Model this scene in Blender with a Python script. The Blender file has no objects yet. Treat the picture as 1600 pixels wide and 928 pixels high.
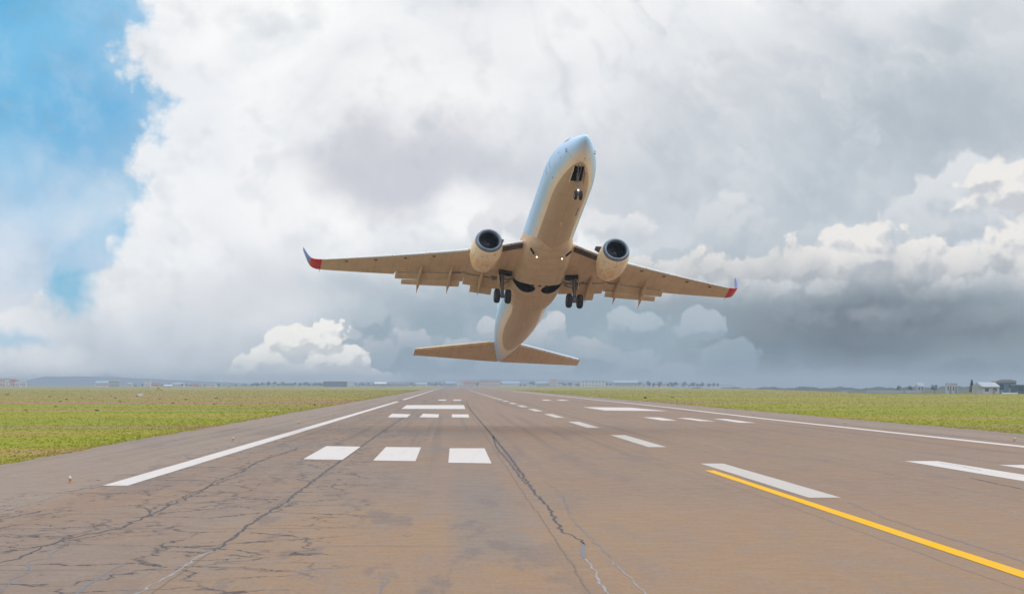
import bpy, bmesh, math, random
import numpy as np
from mathutils import Matrix, Vector, Euler
SC = bpy.context.scene
COL = SC.collection
R = math.radians

# ------------------------------------------------------------------ camera
F_PX, CAM_H = 3400.0, 3.6
YAW, PITCH = R(1.59919803), R(2.30743462)
FWD = Vector((math.sin(YAW)*math.cos(PITCH), math.cos(YAW)*math.cos(PITCH), math.sin(PITCH)))
RGT = Vector((math.cos(YAW), -math.sin(YAW), 0))
UP = RGT.cross(FWD)
cd = bpy.data.cameras.new('camera')
cam = bpy.data.objects.new('camera', cd); COL.objects.link(cam)
m = Matrix((RGT, UP, -FWD)).transposed().to_4x4()
m.translation = (0, 0, CAM_H)
cam.matrix_world = m
cd.sensor_width = 36; cd.sensor_fit = 'HORIZONTAL'
cd.lens = 36*F_PX/1600
cd.clip_start = 0.5; cd.clip_end = 40000
SC.camera = cam
SC.view_settings.view_transform = 'Standard'
SC.view_settings.look = 'None'
SC.view_settings.exposure = 0.0
SC.view_settings.gamma = 1
SC.cycles.use_denoising = True
SC.cycles.max_bounces = 5
SC.cycles.diffuse_bounces = 3
SC.cycles.volume_bounces = 0

def ray(px, py):
    return (FWD + RGT*((px-800)/F_PX) - UP*((py-464)/F_PX)).normalized()
def G(px, py, z=0.0):
    d = ray(px, py); t = (z-CAM_H)/d.z
    return Vector((d.x*t, d.y*t, z))
def at(px, py, Y):                         # the point at distance Y seen at a photo pixel
    d = ray(px, py); t = Y/d.y
    return Vector((d.x*t, Y, CAM_H+d.z*t))
def srgb(*c):
    o = []
    for v in c:
        v /= 255.0
        o.append(v/12.92 if v <= 0.04045 else ((v+0.055)/1.055)**2.4)
    return tuple(o)

# ------------------------------------------------------------------ node expressions
class NT:
    def __init__(s, nt): s.nt = nt; s.n = nt.nodes; s.l = nt.links
    def node(s, t, **kw):
        n = s.n.new(t)
        for k, v in kw.items(): setattr(n, k, v)
        return n
    def put(s, sock, v):
        if isinstance(v, X): s.l.new(v.s, sock)
        elif isinstance(v, (tuple, list)):
            v = tuple(v)
            if sock.type == 'RGBA' and len(v) == 3: v = v+(1,)
            sock.default_value = v
        else: sock.default_value = v
    def math(s, op, *a, clamp=False):
        n = s.node('ShaderNodeMath', operation=op, use_clamp=clamp)
        for i, v in enumerate(a): s.put(n.inputs[i], v)
        return X(s, n.outputs[0])
    def vec(s, op, *a):
        n = s.node('ShaderNodeVectorMath', operation=op)
        for i, v in enumerate(a):
            if op == 'SCALE' and i == 1: s.put(n.inputs['Scale'], v)
            else: s.put(n.inputs[i], v)
        return X(s, n.outputs['Value' if op in ('LENGTH', 'DOT_PRODUCT', 'DISTANCE') else 'Vector'])
    def xyz(s, x=0.0, y=0.0, z=0.0):
        n = s.node('ShaderNodeCombineXYZ')
        for i, v in enumerate((x, y, z)): s.put(n.inputs[i], v)
        return X(s, n.outputs[0])
    def sep(s, v):
        n = s.node('ShaderNodeSeparateXYZ'); s.put(n.inputs[0], v)
        return [X(s, o) for o in n.outputs]
    def sstep(s, a, b, v, lo=0.0, hi=1.0, kind='SMOOTHSTEP'):
        n = s.node('ShaderNodeMapRange', interpolation_type=kind, clamp=True)
        s.put(n.inputs['Value'], v)
        for k, q in (('From Min', a), ('From Max', b), ('To Min', lo), ('To Max', hi)): s.put(n.inputs[k], q)
        return X(s, n.outputs[0])
    def noise(s, v, scale=1.0, detail=4.0, rough=0.5, dist=0.0, out=0, lac=2.0):
        n = s.node('ShaderNodeTexNoise', noise_dimensions='3D')
        s.put(n.inputs['Vector'], v)
        for k, q in (('Scale', scale), ('Detail', detail), ('Roughness', rough), ('Distortion', dist), ('Lacunarity', lac)): s.put(n.inputs[k], q)
        return X(s, n.outputs[out])
    def voronoi(s, v, scale=1.0, detail=2.0, rough=0.5, smooth=0.6, feature='SMOOTH_F1', dim='2D'):
        n = s.node('ShaderNodeTexVoronoi', voronoi_dimensions=dim, feature=feature)
        s.put(n.inputs['Vector'], v)
        for k, q in (('Scale', scale), ('Detail', detail), ('Roughness', rough), ('Lacunarity', 2.1), ('Smoothness', smooth)):
            if k in n.inputs: s.put(n.inputs[k], q)
        return X(s, n.outputs['Distance'])
    def mix(s, f, a, b, blend='MIX'):
        n = s.node('ShaderNodeMix', data_type='RGBA', blend_type=blend)
        s.put(n.inputs[0], f); s.put(n.inputs[6], a); s.put(n.inputs[7], b)
        return X(s, n.outputs[2])
    def ramp(s, f, stops):
        n = s.node('ShaderNodeValToRGB'); cr = n.color_ramp
        while len(cr.elements) < len(stops): cr.elements.new(0.5)
        for e, (p, c) in zip(cr.elements, stops): e.position = p; e.color = tuple(c)+(1,)
        s.put(n.inputs[0], f)
        return X(s, n.outputs[0])
class X:
    def __init__(s, nt, sock): s.t = nt; s.s = sock
    def __add__(s, o): return s.t.math('ADD', s, o)
    __radd__ = __add__
    def __sub__(s, o): return s.t.math('SUBTRACT', s, o)
    def __rsub__(s, o): return s.t.math('SUBTRACT', o, s)
    def __mul__(s, o): return s.t.math('MULTIPLY', s, o)
    __rmul__ = __mul__
    def __truediv__(s, o): return s.t.math('DIVIDE', s, o)

# ------------------------------------------------------------------ sky: clear sky with procedural cloud layers by direction
SUN_AZ, SUN_EL = R(112), R(44)             # clockwise from +Y
WS = 0.1; SKYGAIN = 2.1
w = bpy.data.worlds.new('World'); SC.world = w; w.use_nodes = True
w.node_tree.nodes.clear()
T = NT(w.node_tree)
K = 34.0
def sk(px, py):
    d = ray(px, py)
    return math.atan2(d.x, d.y)*K, math.asin(d.z)*K
def lin(c): return tuple(v/WS for v in srgb(*c))
tc = T.node('ShaderNodeTexCoord')
D = X(T, tc.outputs['Generated'])
D = T.vec('NORMALIZE', D)
dx, dy, dz = T.sep(D)
sx = T.math('ARCTAN2', dx, dy)*K
sy = T.math('ARCSINE', dz)*K
P = T.xyz(sx, sy, 0.0)
sky = T.node('ShaderNodeTexSky', sky_type='NISHITA', sun_disc=False)
sky.sun_elevation = SUN_EL; sky.sun_rotation = SUN_AZ; sky.altitude = 0
T.put(sky.inputs['Vector'], T.vec('NORMALIZE', T.vec('ADD', D, (0, 0, 0.55))))
clear = T.mix(1.0, X(T, sky.outputs[0]), (1.05, 1.75, 1.85), 'MULTIPLY')

def warp(p, scale, amt, seed, detail=3.0, rough=0.5):
    n = T.noise(T.vec('ADD', p, (seed, seed*1.7, seed*0.3)), scale, detail, rough, out=1)
    return T.vec('MULTIPLY_ADD', T.vec('SUBTRACT', n, (0.5, 0.5, 0.5)), (amt, amt, 0.0), p)
def spot(p, px, py, rx, ry, inner=0.0):
    cx, cy = sk(px, py); rx /= 100.0; ry /= 100.0
    q = T.vec('MULTIPLY_ADD', p, (1/rx, 1/ry, 0.0), (-cx/rx, -cy/ry, 0.0))
    return T.sstep(inner, 1.0, T.vec('LENGTH', q), 1.0, 0.0)
def smudge(col, p, px, py, rx, ry, c, a=1.0, inner=0.0):
    return T.mix(spot(p, px, py, rx, ry, inner)*a, col, lin(c))

Pw = warp(P, 0.55, 2.2, 3.1, 5.0, 0.55)
Pw2 = warp(P, 0.35, 2.0, 8.7, 4.0, 0.5)
Pf = warp(P, 1.6, 0.7, 5.3, 5.0, 0.6)

# 1 thin veil over the clear part
n1 = T.noise(T.xyz(sx*0.8 + sy*0.5, sy*0.8, 4.0), 0.7, 7.0, 0.58, 0.6)
veil = T.sstep(0.45, 0.78, n1)
low = T.sstep(4.6, 0.4, sy)
col = T.mix(0.8, clear, lin((98, 184, 230)))
col = smudge(col, Pw, 60, 60, 260, 130, (128, 195, 234), 0.8)
col = smudge(col, Pw, 170, 190, 130, 120, (96, 176, 224), 0.9)
col = smudge(col, Pw, 20, 240, 130, 100, (168, 212, 240), 0.6)
col = smudge(col, Pw, 130, 320, 110, 90, (146, 204, 236), 0.8)
col = smudge(col, Pw, 40, 340, 150, 70, (196, 222, 242), 0.7)
col = T.mix(T.math('MULTIPLY', veil*0.5 + low*0.75, 0.9, clamp=True), col, lin((216, 227, 240)))
col = smudge(col, Pw, 10, 415, 130, 90, (222, 231, 242), 0.9)
col = smudge(col, Pw, 175, 375, 80, 50, (120, 192, 230), 0.7)
col = smudge(col, Pw, 20, 500, 200, 70, (218, 225, 234), 0.9)
# 2 the big bright mass, edge on the left
fc = T.node('ShaderNodeFloatCurve')
cv = fc.mapping.curves[0]
pts = [(0, -9.0), (1.0, -7.6), (1.25, -6.9), (1.6, -6.3), (2.0, -5.6), (2.6, -5.35), (3.0, -5.3), (3.4, -5.4), (3.7, -5.2), (4.2, -4.9), (4.6, -5.1), (5.0, -5.3), (5.6, -5.3), (6.2, -5.2), (9, -5.4)]
cv.points[0].location = (pts[0][0]/10, (pts[0][1]+10)/20); cv.points[1].location = (1, (pts[-1][1]+10)/20)
for a, b in pts[1:]: cv.points.new(a/10, (b+10)/20)
fc.mapping.update()
T.put(fc.inputs['Value'], sy*0.1)
edge = X(T, fc.outputs[0])*20.0 - 10.0
en = T.noise(T.xyz(sx, sy, 7.7), 0.75, 8.0, 0.6) - 0.5
ev = T.voronoi(T.xyz(sx, sy, 2.2), 1.6, 3.0, 0.55, 0.5) - 0.4
ed = sx - edge + en*1.15 - ev*0.5
mass = T.sstep(-0.12, 0.45, ed)
mass = T.math('MAXIMUM', mass, T.sstep(-1.5, 0.9, ed)*0.25)
fb = T.noise(T.xyz(sx*0.7, sy, 1.3), 0.45, 8.0, 0.55, 0.6)
fb2 = T.noise(T.xyz(sx, sy, 9.3), 1.5, 6.0, 0.55)
wcol = T.ramp(fb, [(0.3, lin((216, 219, 226))), (0.48, lin((240, 242, 245))), (0.64, lin((254, 254, 254)))])
W = wcol
W = smudge(W, Pw, 1150, 170, 420, 260, (209, 214, 220), 0.95)
W = smudge(W, Pw2, 1480, 190, 380, 270, (183, 193, 202), 1.0, 0.15)
W = smudge(W, Pw, 1560, 60, 200, 120, (206, 212, 218), 0.7)
W = smudge(W, Pw2, 1250, 320, 380, 170, (190, 200, 209), 1.0, 0.1)
W = smudge(W, Pw, 1060, 260, 260, 140, (205, 211, 218), 0.9)
W = smudge(W, Pw, 620, 250, 210, 110, (205, 207, 215), 0.95, 0.3)
W = smudge(W, Pw, 790, 260, 260, 120, (206, 209, 217), 0.95)
W = smudge(W, Pw2, 1000, 330, 190, 110, (203, 209, 216), 0.8)
W = smudge(W, Pw, 430, 60, 120, 50, (222, 228, 233), 0.6)
W = smudge(W, Pw, 900, 40, 330, 150, (249, 249, 250), 0.8)
W = smudge(W, Pw2, 640, 130, 260, 110, (250, 249, 249), 0.8)
W = smudge(W, Pw2, 420, 340, 190, 120, (252, 252, 253), 0.9)
W = smudge(W, Pf, 300, 200, 110, 180, (240, 243, 247), 0.6)
# rays of soft streaks fanning out from the upper centre
ox, oy = sk(760, -260)
rx_, ry_ = sx-ox, sy-oy
ang = T.math('ARCTAN2', rx_, ry_*-1.0)
rad = T.math('SQRT', rx_*rx_ + ry_*ry_)
st = T.noise(T.xyz(ang*5.0 + fb*1.2, rad*0.36 + fb2*0.8, 3.0), 1.6, 5.0, 0.55, 0.25)
stm = T.sstep(0.0, 3.5, sx)*T.sstep(1.8, 4.0, sy)*T.sstep(9.5, 7.0, sx, 0.35, 1.0)
W = T.mix(T.sstep(0.45, 0.75, st)*stm*0.5, W, lin((241, 242, 244)))
W = T.mix(T.sstep(0.5, 0.25, st)*stm*0.40, W, lin((176, 187, 197)))
# lower grey-blue band
band = T.sstep(2.5, 1.1, sy + en*1.6)*T.sstep(-3.4, 0.0, sx + en*2.0)
W = T.mix(band*0.95, W, lin((148, 167, 180)))
W = smudge(W, Pw, 180, 520, 260, 100, (205, 213, 222), 0.9)
W = smudge(W, Pw2, 360, 470, 260, 75, (222, 225, 230), 0.85)
W = smudge(W, Pw, 380, 560, 190, 60, (196, 205, 213), 0.8)
W = smudge(W, Pw, 560, 455, 170, 60, (186, 197, 207), 0.8)
W = smudge(W, Pw, 1000, 520, 260, 90, (150, 170, 182), 0.6)
col = T.mix(mass, col, W)
col = smudge(col, Pf, 104, 452, 54, 62, (104, 184, 220), 0.85, 0.2)
col = smudge(col, Pf, 30, 532, 90, 22, (160, 202, 230), 0.75)
col = T.mix(T.sstep(0.5, 0.72, fb2)*0.10, col, lin((250, 250, 250)))
col = T.mix(T.sstep(0.5, 0.3, fb2)*0.16, col, lin((150, 165, 180)))

def cumulus(col, blobs, top, mid, bot, seed, scale=1.9, amp=0.55, soft=0.22, ybot=0.0, ytop=2.0, gain=1.2, light=(-0.35, 0.8), opacity=1.0, fade=None):
    def height(p):
        d = None
        for (px, py, rx, ry) in blobs:
            cx, cy = sk(px, py); rx /= 100.0; ry /= 100.0
            q = T.vec('LENGTH', T.vec('MULTIPLY_ADD', p, (1/rx, 1/ry, 0.0), (-cx/rx, -cy/ry, 0.0)))
            d = q if d is None else T.math('SMOOTH_MIN', d, q, 0.25)
        v = T.voronoi(T.vec('ADD', p, (seed, 0.0, seed*0.37)), scale, 2.0, 0.5, 0.7)
        n = T.noise(T.vec('ADD', p, (seed*2.0, 0.0, seed)), scale*0.8, 7.0, 0.6)
        return (1.0 - d) + (0.42 - v)*amp + (n - 0.5)*amp*0.9
    p0 = warp(P, 1.3, 0.35, seed, 3.0)
    e = 0.16
    h0 = height(p0)
    h1 = height(T.vec('ADD', p0, (light[0]*e, light[1]*e, 0.0)))
    lit = T.math('ADD', (h0-h1)*(gain/e*0.5), 0.52, clamp=True)
    vert = T.sstep(ybot, ytop, sy + (n_low*0.8))
    c = T.mix(lit, lin(mid), lin(top))
    c = T.mix(vert, lin(bot), c)
    a = T.sstep(0.0, soft, h0)*opacity
    if fade: a = a*T.sstep(fade[0], fade[1], sy + n_low)
    return T.mix(a, col, c)
n_low = T.noise(T.xyz(sx, sy, 5.5), 1.1, 5.0, 0.55) - 0.5

# far pale towers
col = cumulus(col, [(1135, 370, 70, 80), (1200, 400, 100, 60), (1500, 310, 85, 85), (1440, 360, 90, 70), (1060, 440, 80, 70), (1590, 330, 90, 100), (1330, 400, 150, 75)],
              (228, 231, 234), (204, 211, 218), (176, 187, 197), 11.0, 1.8, 0.46, 0.2, 1.2, 3.4, 1.0, opacity=0.92, fade=(0.9, 1.9))
# bright bank on the right
col = cumulus(col, [(1335, 408, 85, 80), (1245, 425, 85, 70), (1425, 418, 100, 70), (1510, 420, 80, 64), (1580, 300, 85, 62), (1600, 410, 80, 90), (1170, 430, 70, 50), (1090, 432, 75, 52), (1020, 430, 60, 45), (1550, 275, 50, 40), (1300, 440, 260, 50)],
              (243, 240, 236), (205, 208, 213), (162, 170, 178), 23.0, 2.3, 0.6, 0.2, 1.25, 2.3, 1.0, opacity=0.97, fade=(0.8, 1.6))
col = cumulus(col, [(1040, 462, 60, 40), (1120, 470, 70, 44), (1210, 462, 60, 36), (1300, 458, 50, 28), (1470, 462, 70, 34), (1570, 450, 70, 50)],
              (218, 220, 222), (184, 191, 198), (150, 162, 171), 61.0, 2.6, 0.6, 0.3, 0.9, 1.8, 0.9, opacity=0.85, fade=(0.7, 1.5))
# dark bases below the bank
Pd = warp(P, 0.9, 0.8, 14.0, 5.0, 0.6)
col = T.mix(T.sstep(1.75, 0.9, sy + en*0.9)*T.sstep(2.6, 4.6, sx + en*1.5)*0.85, col, lin((138, 152, 161)))
col = smudge(col, Pd, 1380, 505, 300, 66, (106, 115, 124), 1.0)
col = smudge(col, Pd, 1330, 545, 250, 38, (92, 104, 114), 0.9)
col = smudge(col, Pd, 1560, 540, 130, 50, (126, 137, 146), 0.7)
col = smudge(col, Pd, 1180, 560, 150, 60, (120, 139, 150), 0.85)
col = smudge(col, Pd, 1480, 590, 260, 34, (118, 133, 144), 0.85)
col = smudge(col, Pf, 1360, 492, 60, 18, (160, 168, 175), 0.6)
col = smudge(col, Pf, 1560, 490, 60, 30, (170, 174, 180), 0.5)
col = smudge(col, Pf, 1240, 585, 100, 20, (136, 150, 158), 0.6)
col = cumulus(col, [(1260, 500, 100, 44), (1390, 515, 130, 48), (1530, 505, 90, 50), (1190, 545, 90, 40), (1340, 565, 150, 30), (1500, 570, 110, 30)],
              (150, 160, 168), (116, 127, 137), (104, 117, 127), 67.0, 1.9, 0.7, 0.5, 0.2, 1.6, 0.8, opacity=0.6)
# grey-blue middle towers and the low white cumulus
col = cumulus(col, [(1090, 510, 60, 36), (1140, 560, 70, 40), (580, 500, 36, 42), (610, 545, 70, 50), (690, 560, 80, 45), (540, 560, 60, 50), (930, 560, 110, 32), (1010, 575, 70, 24), (990, 510, 60, 30), (1060, 585, 40, 18)],
              (190, 202, 210), (160, 177, 189), (138, 157, 171), 31.0, 2.4, 0.5, 0.2, 0.1, 1.4, 1.0, opacity=0.9)
col = cumulus(col, [(800, 342, 60, 36), (755, 358, 44, 30), (850, 356, 60, 40), (940, 352, 44, 34), (990, 362, 50, 30)],
              (234, 234, 236), (214, 217, 222), (196, 204, 212), 41.0, 3.0, 0.5, 0.3, 1.9, 2.7, 0.9, opacity=0.85, fade=(1.7, 2.5))
col = cumulus(col, [(870, 512, 30, 26), (845, 530, 40, 30), (760, 515, 30, 20), (720, 550, 60, 26), (860, 560, 60, 26), (640, 530, 40, 30), (600, 550, 38, 30), (930, 548, 60, 24), (1000, 562, 50, 22), (1060, 582, 50, 16)],
              (224, 224, 226), (188, 197, 205), (160, 176, 188), 47.0, 3.0, 0.55, 0.2, 0.2, 1.4, 0.9, opacity=0.85)
col = cumulus(col, [(500, 530, 50, 38), (455, 535, 46, 38), (420, 562, 52, 34), (395, 575, 42, 28), (525, 566, 66, 34), (470, 585, 110, 24), (590, 590, 60, 14), (325, 585, 20, 16)],
              (255, 253, 247), (217, 219, 220), (196, 205, 212), 53.0, 3.0, 0.55, 0.16, -0.1, 0.55, 1.2, opacity=1.0)
# blue shreds along the left horizon, air low down
col = smudge(col, Pf, 130, 596, 150, 16, (140, 162, 196), 0.7)
col = smudge(col, Pf, 760, 590, 160, 20, (136, 160, 180), 0.7)
# higher up (outside the view) the deck gets brighter, as overcast does
col = T.vec('SCALE', col, T.sstep(7.0, 22.0, sy, 1.0, SKYGAIN))
bg = T.node('ShaderNodeBackground'); T.put(bg.inputs[0], col); bg.inputs[1].default_value = WS
# the rest of the dome: the same broken deck, coarser
dn = T.noise(T.vec('MULTIPLY', D, (1, 1, 1.8)), 3.2, 4.0, 0.58)
deck = T.ramp(dn, [(0.32, lin((196, 204, 212))), (0.55, lin((226, 229, 233))), (0.72, lin((247, 247, 248)))])
deck = T.mix(T.sstep(0.40, 0.30, dn)*T.sstep(0.2, -0.3, dx), deck, clear)
deck = T.vec('SCALE', deck, T.sstep(7.0, 22.0, sy, 1.0, SKYGAIN))
bg2 = T.node('ShaderNodeBackground'); T.put(bg2.inputs[0], deck); bg2.inputs[1].default_value = WS
wide = T.math('MAXIMUM', T.sstep(11.0, 15.0, T.math('ABSOLUTE', sx)), T.sstep(7.2, 9.5, sy))
wide = T.math('MAXIMUM', wide, T.sstep(-2.0, -4.0, sy))
ms = T.node('ShaderNodeMixShader'); T.put(ms.inputs[0], wide)
T.l.new(bg.outputs[0], ms.inputs[1]); T.l.new(bg2.outputs[0], ms.inputs[2])
wo = T.node('ShaderNodeOutputWorld'); T.l.new(ms.outputs[0], wo.inputs[0])

sd = bpy.data.lights.new('sun', 'SUN'); sun = bpy.data.objects.new('sun', sd); COL.objects.link(sun)
sd.energy = 1.1; sd.angle = R(38); sd.color = (1.0, 0.95, 0.87)
sdir = Vector((math.sin(SUN_AZ)*math.cos(SUN_EL), math.cos(SUN_AZ)*math.cos(SUN_EL), math.sin(SUN_EL)))
sun.rotation_euler = sdir.to_track_quat('Z', 'Y').to_euler()
sun.location = sdir*300

# ------------------------------------------------------------------ materials
def material(name, base, rough=0.6, spec=0.3, metal=0.0, fn=None, emit=None):
    mt = bpy.data.materials.new(name); mt.use_nodes = True
    nt = mt.node_tree; b = nt.nodes['Principled BSDF']
    t = NT(nt)
    b.inputs['Base Color'].default_value = tuple(base)+(1,)
    b.inputs['Roughness'].default_value = rough
    b.inputs['Specular IOR Level'].default_value = spec
    b.inputs['Metallic'].default_value = metal
    if emit: b.inputs['Emission Color'].default_value = tuple(emit[0])+(1,); b.inputs['Emission Strength'].default_value = emit[1]
    if fn: fn(t, b)
    return mt
def OBJ(t): return X(t, t.node('ShaderNodeTexCoord').outputs['Object'])
def POS(t): return X(t, t.node('ShaderNodeNewGeometry').outputs['Position'])
def mottled(name, c1, c2, scale=3.0, rough=0.6, spec=0.3, metal=0.0, bump=0.0, stretch=(1, 1, 1)):
    def fn(t, b):
        p = t.vec('MULTIPLY', OBJ(t), stretch)
        n = t.noise(p, scale, 5.0, 0.6)
        t.put(b.inputs['Base Color'], t.mix(t.sstep(0.3, 0.7, n), c1, c2))
        t.put(b.inputs['Roughness'], t.sstep(0.2, 0.8, n, max(0.05, rough-0.08), rough+0.08))
        if bump:
            bn = t.node('ShaderNodeBump'); bn.inputs['Strength'].default_value = bump
            t.put(bn.inputs['Height'], t.noise(p, scale*6, 4.0, 0.6)); t.l.new(bn.outputs[0], b.inputs['Normal'])
    return material(name, c1, rough, spec, metal, fn)

def runway_fn(t, b):
    p = POS(t); x, y, z = t.sep(p)
    a = t.noise(t.vec('MULTIPLY', p, (1, 0.35, 1)), 0.10, 6.0, 0.6)
    c = t.noise(t.vec('MULTIPLY', p, (1, 0.12, 1)), 0.55, 6.0, 0.62)
    g = t.noise(p, 1.3, 7.0, 0.65)
    fine = t.noise(t.vec('MULTIPLY', p, (1, 0.25, 1)), 11.0, 5.0, 0.7)
    mo = t.noise(t.vec('MULTIPLY', p, (1, 0.16, 1)), 0.8, 6.0, 0.68)
    mo2 = t.noise(t.vec('MULTIPLY', t.vec('ADD', p, (31, 7, 0)), (1, 0.09, 1)), 0.42, 5.0, 0.6)
    grey = (0.192, 0.146, 0.119); brown = (0.218, 0.142, 0.096); tan = (0.262, 0.162, 0.090)
    dark = (0.128, 0.105, 0.094); pale = (0.234, 0.184, 0.150)
    k = t.mix(t.sstep(0.35, 0.65, a), grey, brown)
    # brown lanes to the right of the joint, greyer shoulders
    k = t.mix(t.sstep(1.5, 5.0, x + (c-0.5)*4.0)*0.6, k, brown)
    k = t.mix(t.sstep(-11.6, -13.4, x + (g-0.5)*0.9)*0.75, k, pale)
    k = t.mix(t.sstep(33.0, 38.0, x)*0.7, k, pale)
    k = t.mix(t.sstep(0.52, 0.74, mo)*0.42, k, dark)
    k = t.mix(t.sstep(0.50, 0.30, mo)*0.30, k, pale)
    k = t.mix(t.sstep(0.54, 0.66, mo2)*0.45, k, (0.150, 0.116, 0.104))
    k = t.mix(t.sstep(0.44, 0.32, mo2)*0.45, k, (0.232, 0.160, 0.112))
    # tan dirt worn through the paving near the touchdown stretch
    m1 = t.sstep(74.0, 56.0, y + (a-0.5)*26.0)*t.sstep(-8.0, -3.0, x + (c-0.5)*7.0)
    m1 = m1*t.sstep(0.36, 0.56, mo*0.6 + g*0.4)
    k = t.mix(m1*0.65, k, tan)
    gp = t.sstep(2.2, 1.4, x + (g-0.5)*0.8)*t.sstep(-0.3, 0.4, x + (g-0.5)*0.8)*t.sstep(110.0, 60.0, y)*t.sstep(42, 48, y)
    k = t.mix(gp*0.5, k, (0.150, 0.140, 0.138))
    # tyre rubber laid down along the landing tracks
    tr = t.noise(t.vec('MULTIPLY', p, (1, 0.004, 1)), 0.9, 4.0, 0.6)
    k = t.mix(t.sstep(0.50, 0.68, tr)*t.sstep(45, 160, y)*0.5, k, (0.105, 0.085, 0.078))
    pt = t.noise(t.vec('MULTIPLY', t.vec('ADD', p, (3.0, 11.0, 0)), (1, 0.13, 1)), 0.62, 5.0, 0.6)
    k = t.mix(t.sstep(0.54, 0.60, pt)*t.sstep(85, 60, y)*t.sstep(-9, -5, x)*t.sstep(3.5, 1.0, x)*0.55, k, (0.132, 0.104, 0.098))
    # network of fatigue cracks over the left lane
    wv = t.vec('MULTIPLY_ADD', t.vec('SUBTRACT', t.noise(p, 0.8, 5.0, 0.65, out=1), (0.5, 0.5, 0.5)), (1.5, 2.6, 0), p)
    def net(sc, wd, off):
        d_ = t.voronoi(t.vec('MULTIPLY', t.vec('ADD', wv, (off, off*2.3, 0)), (sc, sc*0.55, 1)), 1.0, 0.0, feature='DISTANCE_TO_EDGE')
        return t.sstep(wd*sc*1.5, wd*sc*0.6, d_)
    zone = t.sstep(-1.5, -4.0, x + (a-0.5)*8.0)*t.sstep(-15.0, -12.5, x + (g-0.5)*2.0)
    wv_ = t.noise(p, 0.55, 3.0, 0.6)
    cr = net(0.42, 0.042, 0.0)*t.sstep(0.36, 0.48, t.noise(t.vec('MULTIPLY', p, (1, 0.5, 1)), 0.16, 4.0, 0.6))
    cr2 = net(0.95, 0.029, 9.0)*t.sstep(0.48, 0.56, t.noise(t.vec('MULTIPLY', p, (1, 0.5, 1)), 0.24, 4.0, 0.6))
    cr = t.math('MAXIMUM', cr, cr2)*zone*t.sstep(0.30, 0.44, wv_)
    k = t.mix(cr*0.95, k, (0.040, 0.037, 0.044))
    # transverse joints
    jy = t.math('FRACT', (y + (t.noise(p, 0.35, 3.0) - 0.5)*0.9)/6.1)
    jl = t.sstep(0.034, 0.012, jy)*t.sstep(0.42, 0.6, t.noise(p, 0.13, 2.0))*t.sstep(0.5, -1.5, x)
    k = t.mix(jl*0.6, k, (0.06, 0.05, 0.05))
    jx = t.math('FRACT', (x + 20.4 + (t.noise(p, 0.2, 3.0) - 0.5)*0.25)/7.6)
    k = t.mix(t.sstep(0.010, 0.003, jx)*0.5, k, (0.07, 0.062, 0.062))
    k = t.mix(t.sstep(0.42, 0.70, fine)*0.16, k, (0.30, 0.25, 0.21))
    k = t.mix(t.sstep(0.50, 0.25, fine)*0.22, k, (0.08, 0.066, 0.06))
    t.put(b.inputs['Base Color'], k)
    t.put(b.inputs['Roughness'], t.sstep(0.3, 0.7, g, 0.62, 0.85))
    bn = t.node('ShaderNodeBump'); bn.inputs['Strength'].default_value = 0.25; bn.inputs['Distance'].default_value = 0.02
    t.put(bn.inputs['Height'], fine); t.l.new(bn.outputs[0], b.inputs['Normal'])
M = {}
M['runway'] = material('runway_paving', (0.18, 0.14, 0.11), 0.75, 0.10, fn=runway_fn)

FIELD = [(0.38, (0.240, 0.145, 0.085)), (0.43, (0.205, 0.165, 0.045)), (0.48, (0.165, 0.182, 0.012)), (0.54, (0.210, 0.200, 0.014)), (0.58, (0.240, 0.165, 0.070)), (0.62, (0.215, 0.150, 0.075)), (0.66, (0.150, 0.180, 0.016))]
def grass_fn(t, b):
    p = POS(t)
    q = t.vec('MULTIPLY', p, (0.35, 1.0, 1))
    a = t.noise(q, 0.012, 4.0, 0.55, 0.3)
    c = t.noise(q, 0.06, 6.0, 0.65)
    f = t.noise(p, 0.9, 6.0, 0.7)
    k = t.ramp(a, FIELD)
    k = t.mix(t.sstep(0.56, 0.72, c)*0.55, k, (0.185, 0.120, 0.065))
    k = t.mix(t.sstep(0.48, 0.30, c)*0.6, k, (0.105, 0.150, 0.012))
    k = t.mix(t.sstep(0.50, 0.72, f)*0.22, k, (0.21, 0.19, 0.035))
    k = t.mix(t.sstep(0.48, 0.28, f)*0.35, k, (0.075, 0.085, 0.014))
    xe = t.sep(p)[0]
    rim = t.math('MINIMUM', t.math('ABSOLUTE', xe + 20.9), t.math('ABSOLUTE', xe - 42.5))
    k = t.mix(t.sstep(1.6, 0.3, rim + (f-0.5)*1.6)*0.75, k, (0.19, 0.135, 0.06))
    t.put(b.inputs['Base Color'], t.vec('SCALE', k, 1.12))
M['grass'] = material('grass_field', (0.13, 0.16, 0.02), 0.9, 0.1, fn=grass_fn)
def blade_fn(t, b):
    p = POS(t)
    q = t.vec('MULTIPLY', p, (0.35, 1.0, 1))
    a = t.noise(q, 0.012, 4.0, 0.55, 0.3); c = t.noise(q, 0.06, 6.0, 0.65); f = t.noise(p, 0.6, 3.0, 0.6)
    k = t.ramp(a, FIELD)
    k = t.mix(t.sstep(0.56, 0.72, c)*0.55, k, (0.215, 0.140, 0.075))
    k = t.mix(t.sstep(0.48, 0.30, c)*0.6, k, (0.125, 0.180, 0.012))
    k = t.mix(t.sstep(0.55, 0.7, f)*0.5, k, (0.24, 0.20, 0.05))
    t.put(b.inputs['Base Color'], t.vec('SCALE', k, 1.52))
M['blade'] = material('grass_blade', (0.12, 0.16, 0.02), 0.8, 0.1, fn=blade_fn)

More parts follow.
